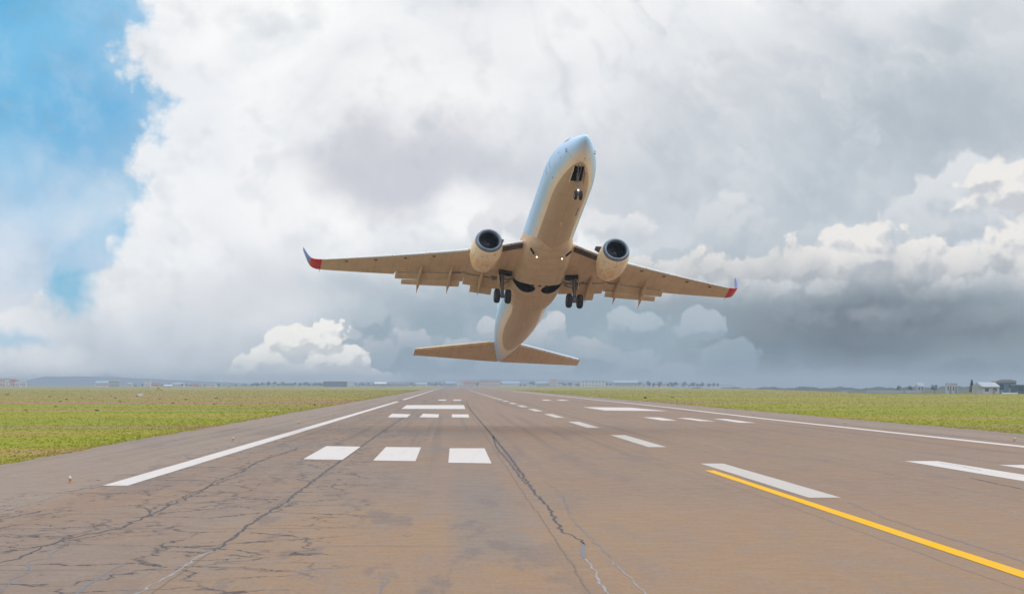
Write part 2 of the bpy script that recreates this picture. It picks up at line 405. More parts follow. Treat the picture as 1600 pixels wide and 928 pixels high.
def paint_fn(c, wear):
    def fn(t, b):
        p = POS(t)
        n = t.noise(t.vec('MULTIPLY', p, (1, 0.3, 1)), 3.0, 7.0, 0.7)
        k = t.mix(t.sstep(0.60, 0.74, n)*wear, c, (0.22, 0.18, 0.15))
        k = t.mix(t.sstep(0.3, 0.7, t.noise(p, 0.7, 4.0))*0.12, k, (0.36, 0.33, 0.30))
        gr = t.noise(t.vec('MULTIPLY', p, (1, 0.05, 1)), 2.2, 5.0, 0.65)
        k = t.mix(t.sstep(0.50, 0.70, gr)*0.14, k, (0.25, 0.21, 0.19))
        t.put(b.inputs['Base Color'], k)
    return fn
M['mark'] = material('white_road_paint', (0.44, 0.42, 0.41), 0.7, 0.25, fn=paint_fn((0.515, 0.475, 0.46), 0.30))
M['mark_old'] = material('worn_white_road_paint', (0.42, 0.40, 0.37), 0.7, 0.25, fn=paint_fn((0.42, 0.385, 0.355), 0.6))
M['yellow'] = material('yellow_road_paint', (0.62, 0.33, 0.002), 0.85, 0.08, fn=paint_fn((0.66, 0.355, 0.001), 0.10))
M['seal'] = mottled('crack_sealant', (0.045, 0.044, 0.055), (0.085, 0.078, 0.085), 2.5, 0.8, 0.2)
M['seal_pale'] = mottled('pale_crack_filler', (0.30, 0.28, 0.27), (0.19, 0.19, 0.20), 2.5, 0.8, 0.2)
M['seal_blue'] = mottled('blue_grey_sealant', (0.12, 0.125, 0.145), (0.16, 0.155, 0.165), 2.5, 0.7, 0.2)

# ------------------------------------------------------------------ mesh helpers
class MB:
    def __init__(s): s.v = []; s.f = []; s.mi = []; s.m = 0
    def add(s, verts, faces):
        o = len(s.v); s.v += [tuple(q) for q in verts]
        for fc_ in faces: s.f.append(tuple(i+o for i in fc_)); s.mi.append(s.m)
    def box(s, c, size, rot=None):
        hx, hy, hz = size[0]/2, size[1]/2, size[2]/2
        vs = [Vector((i*hx, j*hy, k*hz)) for i in (-1, 1) for j in (-1, 1) for k in (-1, 1)]
        if rot is not None: vs = [rot @ q for q in vs]
        s.add([q+Vector(c) for q in vs], [(0, 1, 3, 2), (4, 6, 7, 5), (0, 4, 5, 1), (2, 3, 7, 6), (0, 2, 6, 4), (1, 5, 7, 3)])
    def tube(s, a, b, r0, r1=None, n=12):
        a, b = Vector(a), Vector(b); r1 = r0 if r1 is None else r1
        d = (b-a).normalized(); u = d.orthogonal().normalized(); w_ = d.cross(u)
        vs = []
        for q, r in ((a, r0), (b, r1)):
            vs += [q + (u*math.cos(2*math.pi*i/n)+w_*math.sin(2*math.pi*i/n))*r for i in range(n)]
        s.add(vs, [(i, (i+1) % n, n+(i+1) % n, n+i) for i in range(n)] + [tuple(range(n-1, -1, -1)), tuple(range(n, 2*n))])
    def loft(s, rings, caps=True, closed=True):
        n = len(rings[0]); vs = [q for r in rings for q in r]; fs = []
        for k in range(len(rings)-1):
            for i in range(n if closed else n-1):
                j = (i+1) % n
                fs.append((k*n+i, k*n+j, (k+1)*n+j, (k+1)*n+i))
        if caps: fs += [tuple(range(n-1, -1, -1)), tuple(range((len(rings)-1)*n, len(rings)*n))]
        s.add(vs, fs)
    def lathe(s, c, axis, prof, n=40, caps=False):     # prof: (distance along axis, radius)
        ax = Vector(axis).normalized(); u = ax.orthogonal().normalized(); w_ = ax.cross(u)
        s.loft([[Vector(c)+ax*a+(u*math.cos(2*math.pi*i/n)+w_*math.sin(2*math.pi*i/n))*r for i in range(n)] for a, r in prof], caps)
    def build(s, name, mats, parent=None, smooth=None, loc=None):
        me = bpy.data.meshes.new(name)
        me.from_pydata(s.v, [], s.f)
        for q in (mats if isinstance(mats, (list, tuple)) else [mats]): me.materials.append(q)
        me.polygons.foreach_set('material_index', s.mi)
        bm = bmesh.new(); bm.from_mesh(me)
        bmesh.ops.recalc_face_normals(bm, faces=bm.faces)
        if smooth is not None:
            for f_ in bm.faces: f_.smooth = True
            for e_ in bm.edges:
                if len(e_.link_faces) == 2 and e_.calc_face_angle(0) > R(smooth): e_.smooth = False
        bm.to_mesh(me); bm.free()
        o = bpy.data.objects.new(name, me); COL.objects.link(o)
        if parent: o.parent = parent
        if loc is not None: o.location = loc
        return o
def tag(o, label, cat=None, group=None, kind=None):
    if label: o['label'] = label
    if cat: o['category'] = cat
    if group: o['group'] = group
    if kind: o['kind'] = kind
    return o
def empty(name, loc, rz=0.0):
    o = bpy.data.objects.new(name, None); COL.objects.link(o)
    o.location = loc; o.rotation_euler = (0, 0, rz); o.empty_display_size = 0.2
    return o
def copy_thing(o, parent=None):
    c = o.copy(); COL.objects.link(c); c.parent = parent
    for ch in list(o.children): copy_thing(ch, c)
    return c

# ------------------------------------------------------------------ ground
def smooth01(t): t = np.clip(t, 0, 1); return t*t*(3-2*t)
def dip(x, y):
    side = smooth01((x/np.maximum(y, 1.0) - 0.085)/0.12)
    crest = 2600 - 1720*side
    return -0.009*np.maximum(0, y-crest)*smooth01((x/np.maximum(y, 1.0)-0.085)/0.03)
ys = np.concatenate([np.linspace(-200, 500, 30), np.linspace(520, 2000, 75), np.linspace(2050, 10500, 90)])
xr = np.concatenate([-np.geomspace(9000, 60, 50), np.linspace(-50, 90, 15), np.geomspace(100, 9000, 90)])
XX, YY = np.meshgrid(xr, ys)
ZZ = -0.05 + dip(XX, YY)
nx, ny = len(xr), len(ys)
g = MB()
g.v = [tuple(q) for q in np.stack([XX, YY, ZZ], -1).reshape(-1, 3)]
g.f = [(j*nx+i, j*nx+i+1, (j+1)*nx+i+1, (j+1)*nx+i) for j in range(ny-1) for i in range(nx-1)]
g.mi = [0]*len(g.f)
tag(g.build('ground', M['grass'], smooth=60), 'flat green and brown airfield grass stretching to the horizon', 'ground', kind='structure')

RX0, RX1 = -20.4, 42.0
rw = MB()
rng = random.Random(5)
yy = [-120+i*6 for i in range(150)] + [800+i*60 for i in range(1, 56)]
lft = [Vector((RX0+(rng.uniform(-0.32, 0.32) if y < 800 else 0), y, 0)) for y in yy]
rgt = [Vector((RX1+(rng.uniform(-0.32, 0.32) if y < 800 else 0), y, 0)) for y in yy]
n = len(yy)
low_ = [q-Vector((0.05, 0, 0.12)) for q in lft]; lowr = [q+Vector((0.05, 0, -0.12)) for q in rgt]
rw.add(low_+lft+rgt+lowr, [(k*n+i, k*n+i+1, (k+1)*n+i+1, (k+1)*n+i) for k in range(3) for i in range(n-1)])
tag(rw.build('runway', M['runway']), 'wide brown grey runway running straight to the horizon', 'runway', kind='structure')

MZ = 0.008
def mark(name, x0, x1, y0, y1, mat, label, group=None, skew=0.0):
    q = MB(); nseg = max(2, int((y1-y0)/4))
    rg = random.Random(int(x0*100+y0))
    L = []; Rr = []
    for i in range(nseg+1):
        y = y0+(y1-y0)*i/nseg; j = 0.012
        L.append((x0+skew*i/nseg+rg.uniform(-j, j), y, MZ)); Rr.append((x1+skew*i/nseg+rg.uniform(-j, j), y, MZ))
    q.add(L+Rr, [(i, i+1, nseg+2+i, nseg+1+i) for i in range(nseg)])
    return tag(q.build(name, mat), label, 'road marking', group, 'structure')
def quad(name, pix, mat, label, group):
    q = MB(); q.add([G(a, b, MZ) for a, b in pix], [(0, 1, 2, 3)])
    return tag(q.build(name, mat), label, 'road marking', group, 'structure')
def strip(name, pts_, mat, label, group=None, z=MZ, kind='structure', cat='road marking'):
    q = MB(); L = []; Rr = []
    for i, (p_, wd) in enumerate(pts_):
        a = pts_[max(0, i-1)][0]; b = pts_[min(len(pts_)-1, i+1)][0]
        d = (b-a); d.z = 0; d.normalize(); nrm = Vector((-d.y, d.x, 0))
        L.append((p_.x+nrm.x*wd/2, p_.y+nrm.y*wd/2, z)); Rr.append((p_.x-nrm.x*wd/2, p_.y-nrm.y*wd/2, z))
    k = len(L); q.add(L+Rr, [(i, i+1, k+i+1, k+i) for i in range(k-1)])
    return tag(q.build(name, mat), label, cat, group, kind)
ORD = ['first', 'second', 'third', 'fourth', 'fifth', 'sixth', 'seventh', 'eighth', 'ninth', 'tenth', 'eleventh', 'twelfth', 'thirteenth', 'fourteenth', 'fifteenth', 'sixteenth', 'seventeenth', 'eighteenth', 'nineteenth', 'twentieth', 'twenty-first', 'twenty-second', 'twenty-third', 'twenty-fourth', 'twenty-fifth', 'twenty-sixth', 'twenty-seventh', 'twenty-eighth', 'twenty-ninth', 'thirtieth']
for k in range(26):
    y0 = 69.3+56.4*k
    mark('centreline_dash', 11.40, 12.45, y0, y0+30.2, M['mark_old'], ('white centreline dash beside the yellow line' if k == 0 else '%s white centreline dash counted up the runway from the yellow line' % ORD[k]), 'centreline dashes')
mark('edge_line', -12.45, -11.55, 78.3, 470, M['mark'], 'long white edge line on the left side of the runway, nearest piece', 'runway edge lines', skew=0.5)
mark('edge_line', -11.9, -11.1, 525, 2900, M['mark'], 'thin far piece of the left white edge line', 'runway edge lines', skew=0.4)
rl = [G(a, b, MZ) for a, b in ((2300, 773), (1600, 697.5), (1400, 676), (1200, 654.5), (1050, 637), (975, 629), (887, 620), (800, 611))]
strip('edge_line', [(q, 0.85) for q in rl], M['mark'], 'thin white edge line along the right side of the runway', 'runway edge lines')
mark('taxi_line', 10.66, 11.06, 20, 91.5, M['yellow'], 'bright yellow line running alongside the nearest white dash')
tz = 'touchdown zone bars'
bars = [
 ([(510, 696.5), (563.5, 697.5), (535, 718), (473.5, 717)], 'white bar nearest the camera, outermost of the front left three'),
 ([(603, 698), (658, 698.5), (649, 720), (583, 719)], 'white bar nearest the camera, middle of the front left three'),
 ([(702.5, 700), (757, 700), (768, 723.5), (700.5, 722.5)], 'white bar nearest the camera, beside the long sealed crack'),
 ([(613, 646), (642, 647), (636, 651.7), (605.5, 651.7)], 'small far white bar beside the left edge line'),
 ([(661, 646), (686, 647), (685, 652), (655.5, 651.5)], 'small far white bar, middle of the second left row'),
 ([(706, 647), (732, 647), (733, 652), (706, 651.7)], 'small far white bar, innermost of the second left row'),
 ([(635.5, 632.7), (725, 632.7), (727, 638.7), (627, 638.4)], 'broad white aiming block across the left half of the runway'),
 ([(686, 624), (698, 624), (696, 625.6), (684, 625.6)], 'tiny white bar beyond the left aiming block, outer one'),
 ([(708.5, 624), (720, 624), (721, 625.6), (708, 625.6)], 'tiny white bar beyond the left aiming block, inner one'),
 ([(911, 635.8), (985, 636.5), (1044, 642), (945, 641)], 'broad white aiming block on the right half of the runway'),
 ([(1004, 651.5), (1030, 652), (1058, 656.8), (1034, 656.5)], 'thin slanted white bar, innermost of the right middle row'),
 ([(1057, 652.5), (1078, 653), (1118, 658), (1094, 657.5)], 'thin slanted white bar, middle of the right middle row'),
 ([(1114, 653.8), (1135, 654.3), (1181, 660.5), (1155, 660)], 'thin slanted white bar, outermost of the right middle row'),
 ([(846, 624.2), (856, 624.2), (863, 625.6), (850, 625.6)], 'tiny white bar beyond the right aiming block, inner one'),
 ([(869, 624.2), (880, 624.2), (890, 625.6), (876, 625.6)], 'tiny white bar beyond the right aiming block, outer one')]
for pix, lb in bars: quad('touchdown_bar', pix, M['mark'], lb, tz)
mark('touchdown_bar', 21.4, 22.95, 79.5, 102.4, M['mark'], 'long white bar with a bluish scuff near the right frame edge', tz)
mark('touchdown_bar', 24.6, 26.2, 78.5, 97.4, M['mark'], 'white bar cut off by the right frame edge', tz)

# cracks and sealant: each long one follows its own course
def crack(name, pix, wpx, mat, label, seed=1, jit=0.06, z=0.004):
    rg = random.Random(seed); P_ = [G(a, b, z) for a, b in pix]; out = []
    for i in range(len(P_)-1):
        L = (P_[i+1]-P_[i]).length; k = max(2, int(L/0.45))
        for j in range(k):
            q = P_[i].lerp(P_[i+1], j/k)
            tt = (i+j/k)/(len(P_)-1)
            wd = (wpx[0]+(wpx[1]-wpx[0])*tt)*rg.uniform(0.45, 1.35)
            out.append((q+Vector((rg.uniform(-jit, jit), rg.uniform(-jit, jit)*2.5, 0)), wd))
    out.append((P_[-1], wpx[1]*0.4))
    return strip(name, out, mat, label, 'pavement cracks', z, 'structure', 'crack')
main = [(728, 626), (735, 640), (752, 660), (765, 675), (783, 697), (800, 718), (812, 735), (823, 752), (838, 772), (858, 792), (868, 812), (876, 828), (890, 835), (910, 843), (913, 850)]
crack('pavement_crack', main, (0.16, 0.05), M['seal'], 'long dark crack running from the far paving toward the camera', 2)
crack('pavement_crack', [(770, 680), (776, 700), (796, 722), (818, 752), (822, 756)], (0.10, 0.05), M['seal'], 'side branch hugging the long dark crack', 3)
crack('pavement_crack', [(912, 846), (910, 858), (913, 872)], (0.10, 0.09), M['seal_blue'], 'short blue grey sealed spot at the near end of the long crack', 4, 0.02)
crack('pavement_crack', [(913, 872), (925, 884), (933, 897), (935, 910), (947, 922), (960, 936)], (0.045, 0.05), M['seal_pale'], 'pale filled crack reaching the bottom edge of the frame', 5, 0.03)
crack('pavement_crack', [(957, 878), (972, 890), (988, 905), (1000, 918), (1012, 932)], (0.03, 0.04), M['seal_pale'], 'second pale filled crack just right of the first', 6, 0.03)
crack('pavement_crack', [(855, 755), (866, 762), (876, 768), (887, 792), (893, 808), (905, 822), (930, 848), (957, 872)], (0.03, 0.03), M['seal_blue'], 'faint crack branching right of the long dark crack', 7)
crack('pavement_crack', [(640, 646), (600, 672), (560, 700), (500, 743), (440, 788), (395, 814), (372, 834), (335, 860)], (0.11, 0.07), M['seal'], 'straight dark joint crack left of the front bars', 8)
crack('pavement_crack', [(335, 860), (305, 872), (270, 898), (240, 912), (205, 932)], (0.06, 0.06), M['seal_pale'], 'pale filled joint crack in the bottom left corner', 9, 0.04)
lc = [(470, 700), (430, 712), (400, 722), (375, 738), (350, 746), (330, 755), (315, 766), (290, 780), (262, 790), (245, 800), (225, 808), (205, 815), (185, 825), (150, 832), (125, 838), (100, 842), (80, 850), (60, 858), (40, 868), (0, 878)]
crack('pavement_crack', lc, (0.10, 0.06), M['seal'], 'wandering dark crack across the left lane', 10, 0.1)
crack('pavement_crack', [(380, 742), (345, 752), (318, 764), (296, 772), (268, 784), (235, 795), (228, 806)], (0.06, 0.05), M['seal'], 'jagged dark crack beside the wandering one', 11, 0.1)
crack('pavement_crack', [(96, 852), (72, 872), (45, 876), (50, 890), (18, 905), (0, 925)], (0.05, 0.05), M['seal_blue'], 'blue grey crack at the lower left frame edge', 12, 0.05)
crack('pavement_crack', [(200, 880), (178, 888), (160, 900), (134, 912), (120, 930)], (0.05, 0.06), M['seal_blue'], 'blue grey crack below the wandering crack', 13, 0.05)
crack('pavement_crack', [(0, 798), (40, 788), (80, 775), (118, 768), (165, 755)], (0.05, 0.05), M['seal_pale'], 'pale crack leading to the near end of the left edge line', 14, 0.04)
crack('pavement_crack', [(608, 902), (600, 912), (590, 932)], (0.035, 0.03), M['seal_blue'], 'short blue grey crack at the bottom centre', 15, 0.03)
crack('pavement_crack', [(1325, 784), (1380, 808), (1430, 824), (1455, 832), (1500, 845), (1560, 864), (1640, 890)], (0.05, 0.07), M['seal_blue'], 'thin blue grey crack right of the yellow line', 16, 0.05)
crack('pavement_crack', [(1420, 762), (1470, 770), (1530, 785), (1600, 803)], (0.03, 0.04), M['seal_pale'], 'thin pale scratch across the right lane', 17, 0.04)
crack('pavement_crack', [(1515, 746), (1560, 756), (1600, 764)], (0.10, 0.12), M['seal'], 'dark scuff under the long right bar', 18, 0.04)
crack('pavement_crack', [(1468, 723), (1500, 728), (1535, 735)], (0.05, 0.06), M['seal_blue'], 'bluish scuff on the long right bar', 19, 0.03, z=0.012)
# grass blades: one mass on both verges
rs = np.random.RandomState(3)
def tufts(n_, xa, xb, ya, yb, pw):
    y = ya+(yb-ya)*rs.rand(n_)**pw; u = rs.rand(n_)**1.3
    return xa+(xb-xa)*u, y
tx, ty = [], []
for (n_, sg_, x0_, ya, yb, sp_) in ((30000, -1, -20.5, 90, 1500, 0.27), (24000, 1, 42.15, 140, 1500, 0.26)):
    y = ya*np.exp(rs.rand(n_)*math.log(yb/ya)); u = rs.rand(n_)**1.6
    tx.append(x0_+sg_*(u*sp_*y)); ty.append(y)
tx = np.concatenate(tx); ty = np.concatenate(ty); nt_ = len(tx)
V = np.zeros((nt_, 3, 3, 3)); 
for k in range(3):
    an = rs.rand(nt_)*6.283; hgt = (0.03+0.075*rs.rand(nt_)**2)*(0.8+ty/900); wd = (0.05+0.06*rs.rand(nt_))*(0.6+ty/300)
    ox_ = (rs.rand(nt_)-.5)*0.3; oy_ = (rs.rand(nt_)-.5)*0.3; ln = 0.08*(rs.rand(nt_, 2)-.5)
    bz = -0.06+dip(tx, ty)
    V[:, k, 0] = np.stack([tx+ox_-np.cos(an)*wd, ty+oy_-np.sin(an)*wd, bz], -1)
    V[:, k, 1] = np.stack([tx+ox_+np.cos(an)*wd, ty+oy_+np.sin(an)*wd, bz], -1)
    V[:, k, 2] = np.stack([tx+ox_+ln[:, 0], ty+oy_+ln[:, 1], bz+hgt], -1)
me = bpy.data.meshes.new('grass')
nv = nt_*9; me.vertices.add(nv); me.vertices.foreach_set('co', V.reshape(-1))
me.loops.add(nv); me.loops.foreach_set('vertex_index', np.arange(nv))
me.polygons.add(nt_*3); me.polygons.foreach_set('loop_start', np.arange(0, nv, 3))
me.update(); me.validate(); me.materials.append(M['blade'])
go = bpy.data.objects.new('grass', me); COL.objects.link(go)
tag(go, 'short green and yellow grass blades on the verges along the runway', 'grass', kind='stuff')

# ------------------------------------------------------------------ far terrain, woods, town
def hill(name, x0, x1, Y, hpts, depth, mat, label, seed):
    q = MB(); nx_ = 90; ny_ = 9; rg = random.Random(seed)
    ph = [rg.uniform(0, 6) for _ in range(4)]
    for j in range(ny_):
        for i in range(nx_):
            px = x0+(x1-x0)*i/(nx_-1)
            top = np.interp(px, [a for a, b in hpts], [b for a, b in hpts])
            z1 = at(px, top, Y).z
            v_ = j/(ny_-1); prof = math.sin(math.pi*v_)
            z = -2 + (z1+2+0.8*math.sin(px*0.11+ph[0])+0.5*math.sin(px*0.31+ph[1]))*prof
            q.v.append((at(px, 600, Y).x*(Y+depth*(v_-.5))/Y, Y+depth*(v_-0.5), z))
    q.f = [(j*nx_+i, j*nx_+i+1, (j+1)*nx_+i+1, (j+1)*nx_+i) for j in range(ny_-1) for i in range(nx_-1)]; q.mi = [0]*len(q.f)
    return tag(q.build(name, mat, smooth=60), label, 'hill', kind='structure')
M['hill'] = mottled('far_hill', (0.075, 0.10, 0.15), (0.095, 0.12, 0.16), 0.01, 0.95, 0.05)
M['wood'] = mottled('far_leaves', (0.030, 0.045, 0.020), (0.055, 0.075, 0.030), 0.15, 0.95, 0.05)
M['trunk'] = mottled('bark', (0.07, 0.05, 0.035), (0.10, 0.075, 0.05), 2.0, 0.9, 0.1)
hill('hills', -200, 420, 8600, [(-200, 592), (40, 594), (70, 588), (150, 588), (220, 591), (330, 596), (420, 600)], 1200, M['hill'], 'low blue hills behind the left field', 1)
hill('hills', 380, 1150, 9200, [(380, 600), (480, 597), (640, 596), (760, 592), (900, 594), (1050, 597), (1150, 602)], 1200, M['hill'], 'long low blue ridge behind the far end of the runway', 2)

def rise_z(px, Y): return at(px, 616.5-6.5*min(1, max(0, (Y-930)/900)), Y).z
M['rise'] = mottled('dull_far_grass', (0.085, 0.105, 0.045), (0.11, 0.105, 0.06), 0.02, 0.95, 0.05)
q = MB(); nx_, ny_ = 60, 14; rsx = [1120+12*i for i in range(nx_)]; rsy = [930+70*j for j in range(ny_)]
for Yv in rsy:
    for px in rsx:
        e_ = min(1, max(0, (px-1120)/120)); q.v.append((at(px, 600, Yv).x, Yv, rise_z(px, Yv)*e_+(1-e_)*min(-1.5, rise_z(px, Yv)-2)))
q.f = [(j*nx_+i, j*nx_+i+1, (j+1)*nx_+i+1, (j+1)*nx_+i) for j in range(ny_-1) for i in range(nx_-1)]; q.mi = [0]*len(q.f)
tag(q.build('field', M['rise'], smooth=60), 'dull far field rising behind the right verge', 'field', kind='structure')
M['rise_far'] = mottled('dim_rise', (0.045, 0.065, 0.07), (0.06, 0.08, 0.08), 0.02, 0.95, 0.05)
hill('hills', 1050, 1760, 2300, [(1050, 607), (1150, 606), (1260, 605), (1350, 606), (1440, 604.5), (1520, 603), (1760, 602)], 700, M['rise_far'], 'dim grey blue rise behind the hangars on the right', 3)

def leafy(q, c, rx, ry, rz, n_, s_, rg):
    for _ in range(n_):
        while True:
            u = Vector((rg.uniform(-1, 1), rg.uniform(-1, 1), rg.uniform(-1, 1)))
            if u.length < 1: break
        u = u*(0.55+0.45*rg.random())
        p_ = Vector(c)+Vector((u.x*rx, u.y*ry, u.z*rz))
        e_ = Euler((rg.uniform(0, 6), rg.uniform(0, 6), rg.uniform(0, 6))).to_matrix(); s1 = s_*rg.uniform(0.6, 1.4)
        q.add([p_+e_ @ Vector((-s1, 0, 0)), p_+e_ @ Vector((0, -s1*.6, s1*.2)), p_+e_ @ Vector((s1, 0, 0)), p_+e_ @ Vector((0, s1*.6, -s1*.2))], [(0, 1, 2, 3)])
def woods(px0, px1, Y, h, label, seed, base=0.0):
    q = MB(); rg = random.Random(seed); x0, x1 = at(px0, 600, Y).x, at(px1, 600, Y).x
    x = x0
    while x < x1:
        hh = h*rg.uniform(0.45, 1.15)
        yv = Y+rg.uniform(-40, 40)
        q.tube((x, yv, base-1), (x, yv, base+hh*0.5), 0.4, 0.25, 5)
        leafy(q, (x, yv, base+hh*0.58), hh*0.55, hh*0.5, hh*0.45, 26, hh*0.2, rg)
        x += hh*rg.uniform(0.45, 1.1)
    return tag(q.build('woods', M['wood']), label, 'woods', kind='stuff')
woods(395, 520, 4300, 9, 'distant dark tree belt left of the blue hall', 11)
woods(545, 720, 4600, 8, 'distant tree belt at the far left end of the runway', 12)
woods(740, 1010, 4500, 9, 'distant dark tree belt beyond the far end of the runway', 13)
woods(205, 400, 4400, 6, 'low distant trees between the far left houses', 14)
woods(1010, 1120, 3800, 9, 'distant dark trees right of the runway end', 15)

def wallmat(n_, c): return mottled(n_, c, tuple(v*0.85 for v in c), 0.4, 0.8, 0.2)
WALL = {'dim': wallmat('dim_render', (0.42, 0.43, 0.45)), 'white': wallmat('white_render', (0.62, 0.62, 0.62)), 'pink': wallmat('pink_render', (0.58, 0.44, 0.42)), 'cream': wallmat('cream_render', (0.58, 0.53, 0.44)),
        'grey': wallmat('grey_render', (0.36, 0.38, 0.41)), 'blue': wallmat('blue_cladding', (0.10, 0.16, 0.26)), 'navy': wallmat('navy_cladding', (0.06, 0.10, 0.17)), 'yellow': wallmat('yellow_paint', (0.62, 0.45, 0.05))}
ROOF = {'red': wallmat('red_tiles', (0.28, 0.12, 0.09)), 'grey': wallmat('grey_roofing', (0.22, 0.24, 0.27)), 'white': wallmat('white_roofing', (0.62, 0.65, 0.70)), 'dull': wallmat('dull_roofing', (0.34, 0.38, 0.43)), 'blue': wallmat('blue_grey_roofing', (0.30, 0.38, 0.48))}
M['pane'] = material('window_glass', (0.05, 0.06, 0.08), 0.15, 0.5)
M['door'] = mottled('grey_door', (0.16, 0.18, 0.21), (0.20, 0.22, 0.25), 1.0, 0.6)
def house(name, px0, px1, ytop, Y, wall, roof, label, cat, base=0.0, depth=None, kind='gable', rz=0.0, floors=1, group=None):
    a, b = at(px0, 600, Y), at(px1, 600, Y); Wd = b.x-a.x; H_ = at((px0+px1)/2, ytop, Y).z-base
    depth = depth or max(6, Wd*0.6)
    o = empty(name, ((a.x+b.x)/2, Y, base), rz)
    hw = H_*(0.62 if kind == 'gable' else 0.93)
    q = MB(); q.box((0, 0, hw/2-0.25), (Wd*0.96, depth, hw+0.5)); q.build('wall', WALL[wall], o)
    q = MB()
    if kind == 'gable':
        e_ = Wd*0.51; d_ = depth*0.55
        q.loft([[(-e_, -d_, hw), (-e_, 0, H_), (-e_, d_, hw), (-e_, d_, hw-0.25), (-e_, -d_, hw-0.25)], [(e_, -d_, hw), (e_, 0, H_), (e_, d_, hw), (e_, d_, hw-0.25), (e_, -d_, hw-0.25)]])
    elif kind == 'front':
        e_ = Wd*0.52; d_ = depth*0.52
        q.loft([[(-e_, -d_, hw), (0, -d_, H_), (e_, -d_, hw), (e_, -d_, hw-0.25), (-e_, -d_, hw-0.25)], [(-e_, d_, hw), (0, d_, H_), (e_, d_, hw), (e_, d_, hw-0.25), (-e_, d_, hw-0.25)]])
    elif kind == 'arch':
        rr = lambda yv: [(math.cos(math.pi*i/14)*Wd*0.5, yv, hw*0.97+math.sin(math.pi*i/14)*(H_-hw*0.9)) for i in range(15)]+[(-Wd*0.5, yv, hw*0.9), (Wd*0.5, yv, hw*0.9)]
        q.loft([rr(-depth*0.52), rr(depth*0.52)])
    else:
        q.box((0, 0, (hw+H_)/2), (Wd, depth*1.04, H_-hw))
    q.build('roof', ROOF[roof], o)
    nw = 0 if name == 'greenhouse' else max(2, min(7, int(Wd/3.2)))
    for fl in range(floors):
        for i in range(nw):
            q = MB(); q.box(((i+0.5)/nw*Wd*0.9-Wd*0.45, -depth/2, hw*(fl+0.55)/floors), (Wd*0.9/nw*0.45, 0.16, hw/floors*0.42)); q.build('window', M['pane'], o)
    q = MB(); q.box((Wd*0.18, -depth/2, min(1.1, hw*0.3)), (1.1, 0.22, min(2.2, hw*0.6))); q.build('door', M['door'], o)
    return tag(o, label, cat, group)
TG = 'far buildings along the left horizon'
L = [
 (0, 9, 591.0, 3500, 'pink', 'grey', 'pink block with a grey roof at the far left frame edge', 'flat', 2),
 (9.5, 17, 589.5, 3600, 'white', 'white', 'tall pale block second from the left frame edge', 'flat', 3),
 (16, 24, 592.0, 3450, 'pink', 'red', 'small pink house with a red roof in the far left cluster', 'gable', 1),
 (24, 31, 590.5, 3550, 'white', 'white', 'white block in the far left cluster next to the pink house', 'flat', 2),
 (31, 41, 592.5, 3400, 'white', 'blue', 'white house closing the right end of the far left cluster', 'gable', 1),
 (150, 171, 594.5, 3500, 'white', 'blue', 'long pale blue roofed shed before the left hills', 'gable', 1),
 (170, 188, 594.0, 3450, 'grey', 'white', 'grey hall with a flat white roof before the left hills', 'flat', 2),
 (200, 207, 597.0, 3500, 'white', 'blue', 'tiny white shed just right of the left hills', 'gable', 1),
 (225, 236, 594.8, 3500, 'white', 'white', 'square white tower block among the left houses', 'flat', 3),
 (238, 250, 598.0, 3450, 'pink', 'red', 'low pink house with red roof beside the white tower block', 'gable', 1),
 (257, 269, 601.0, 2900, 'cream', 'white', 'cream cottage standing at the edge of the left field', 'gable', 1),
 (270, 288, 597.5, 3500, 'white', 'blue', 'long white hall with pale blue roof behind the cream cottage', 'gable', 2),
 (300, 312, 599.0, 3600, 'pink', 'red', 'distant pink house right of the long white hall', 'gable', 1),
 (322, 338, 599.5, 3600, 'white', 'white', 'low white hall under the small round cloud', 'flat', 1),
 (352, 362, 600.0, 3700, 'white', 'grey', 'tiny white house left of the bright low cloud', 'gable', 1),
 (423, 431, 600.0, 3700, 'cream', 'grey', 'tiny cream house under the bright low cloud', 'gable', 1),
 (505, 543, 594.0, 3900, 'navy', 'white', 'wide dark blue hall with a white roof', 'arch', 1),
 (543, 554, 597.5, 3850, 'white', 'white', 'white annex at the right end of the blue hall', 'flat', 2),
 (585, 604, 596.5, 4000, 'grey', 'white', 'grey shed with white roof right of the blue hall', 'gable', 1),
 (606, 640, 598.5, 4000, 'grey', 'white', 'long low grey shed left of the runway end', 'flat', 1),
 (650, 668, 597.5, 4100, 'white', 'blue', 'white shed close to the far left end of the runway', 'gable', 1),
 (696, 712, 595.5, 4100, 'grey', 'blue', 'grey building left of the runway end', 'gable', 2),
 (714, 722, 592.5, 4200, 'white', 'white', 'slim pale block just above the runway end', 'flat', 3),
 (724, 744, 594.5, 4200, 'pink', 'red', 'pink building with red roof just behind the runway end', 'gable', 2),
 (748, 782, 594.2, 4300, 'pink', 'grey', 'long pink terrace behind the far end of the runway', 'flat', 2),
 (784, 812, 595.5, 4200, 'white', 'blue', 'long white building right of the pink terrace', 'gable', 2),
 (822, 832, 600.2, 3600, 'white', 'white', 'low white hut in front of the dark tree belt', 'flat', 1),
 (838, 856, 595.5, 4200, 'grey', 'blue', 'grey building left of the pink tower block', 'gable', 2),
 (858, 870, 592.0, 4200, 'pink', 'pink', 'pink tower block rising over the dark tree belt', 'flat', 3),
 (871, 876, 599.7, 3600, 'white', 'white', 'small white hut right of the pink tower block', 'flat', 1),
 (906, 946, 594.8, 4300, 'white', 'blue', 'long pale building above the airfield approach lights', 'flat', 2),
 (958, 996, 593.8, 4300, 'grey', 'blue', 'wide pale grey hall near the right end of the town', 'gable', 1),
 (1022, 1042, 596.0, 3900, 'pink', 'grey', 'small pink building at the right end of the town', 'gable', 1)]
ROOF['pink'] = WALL['pink']
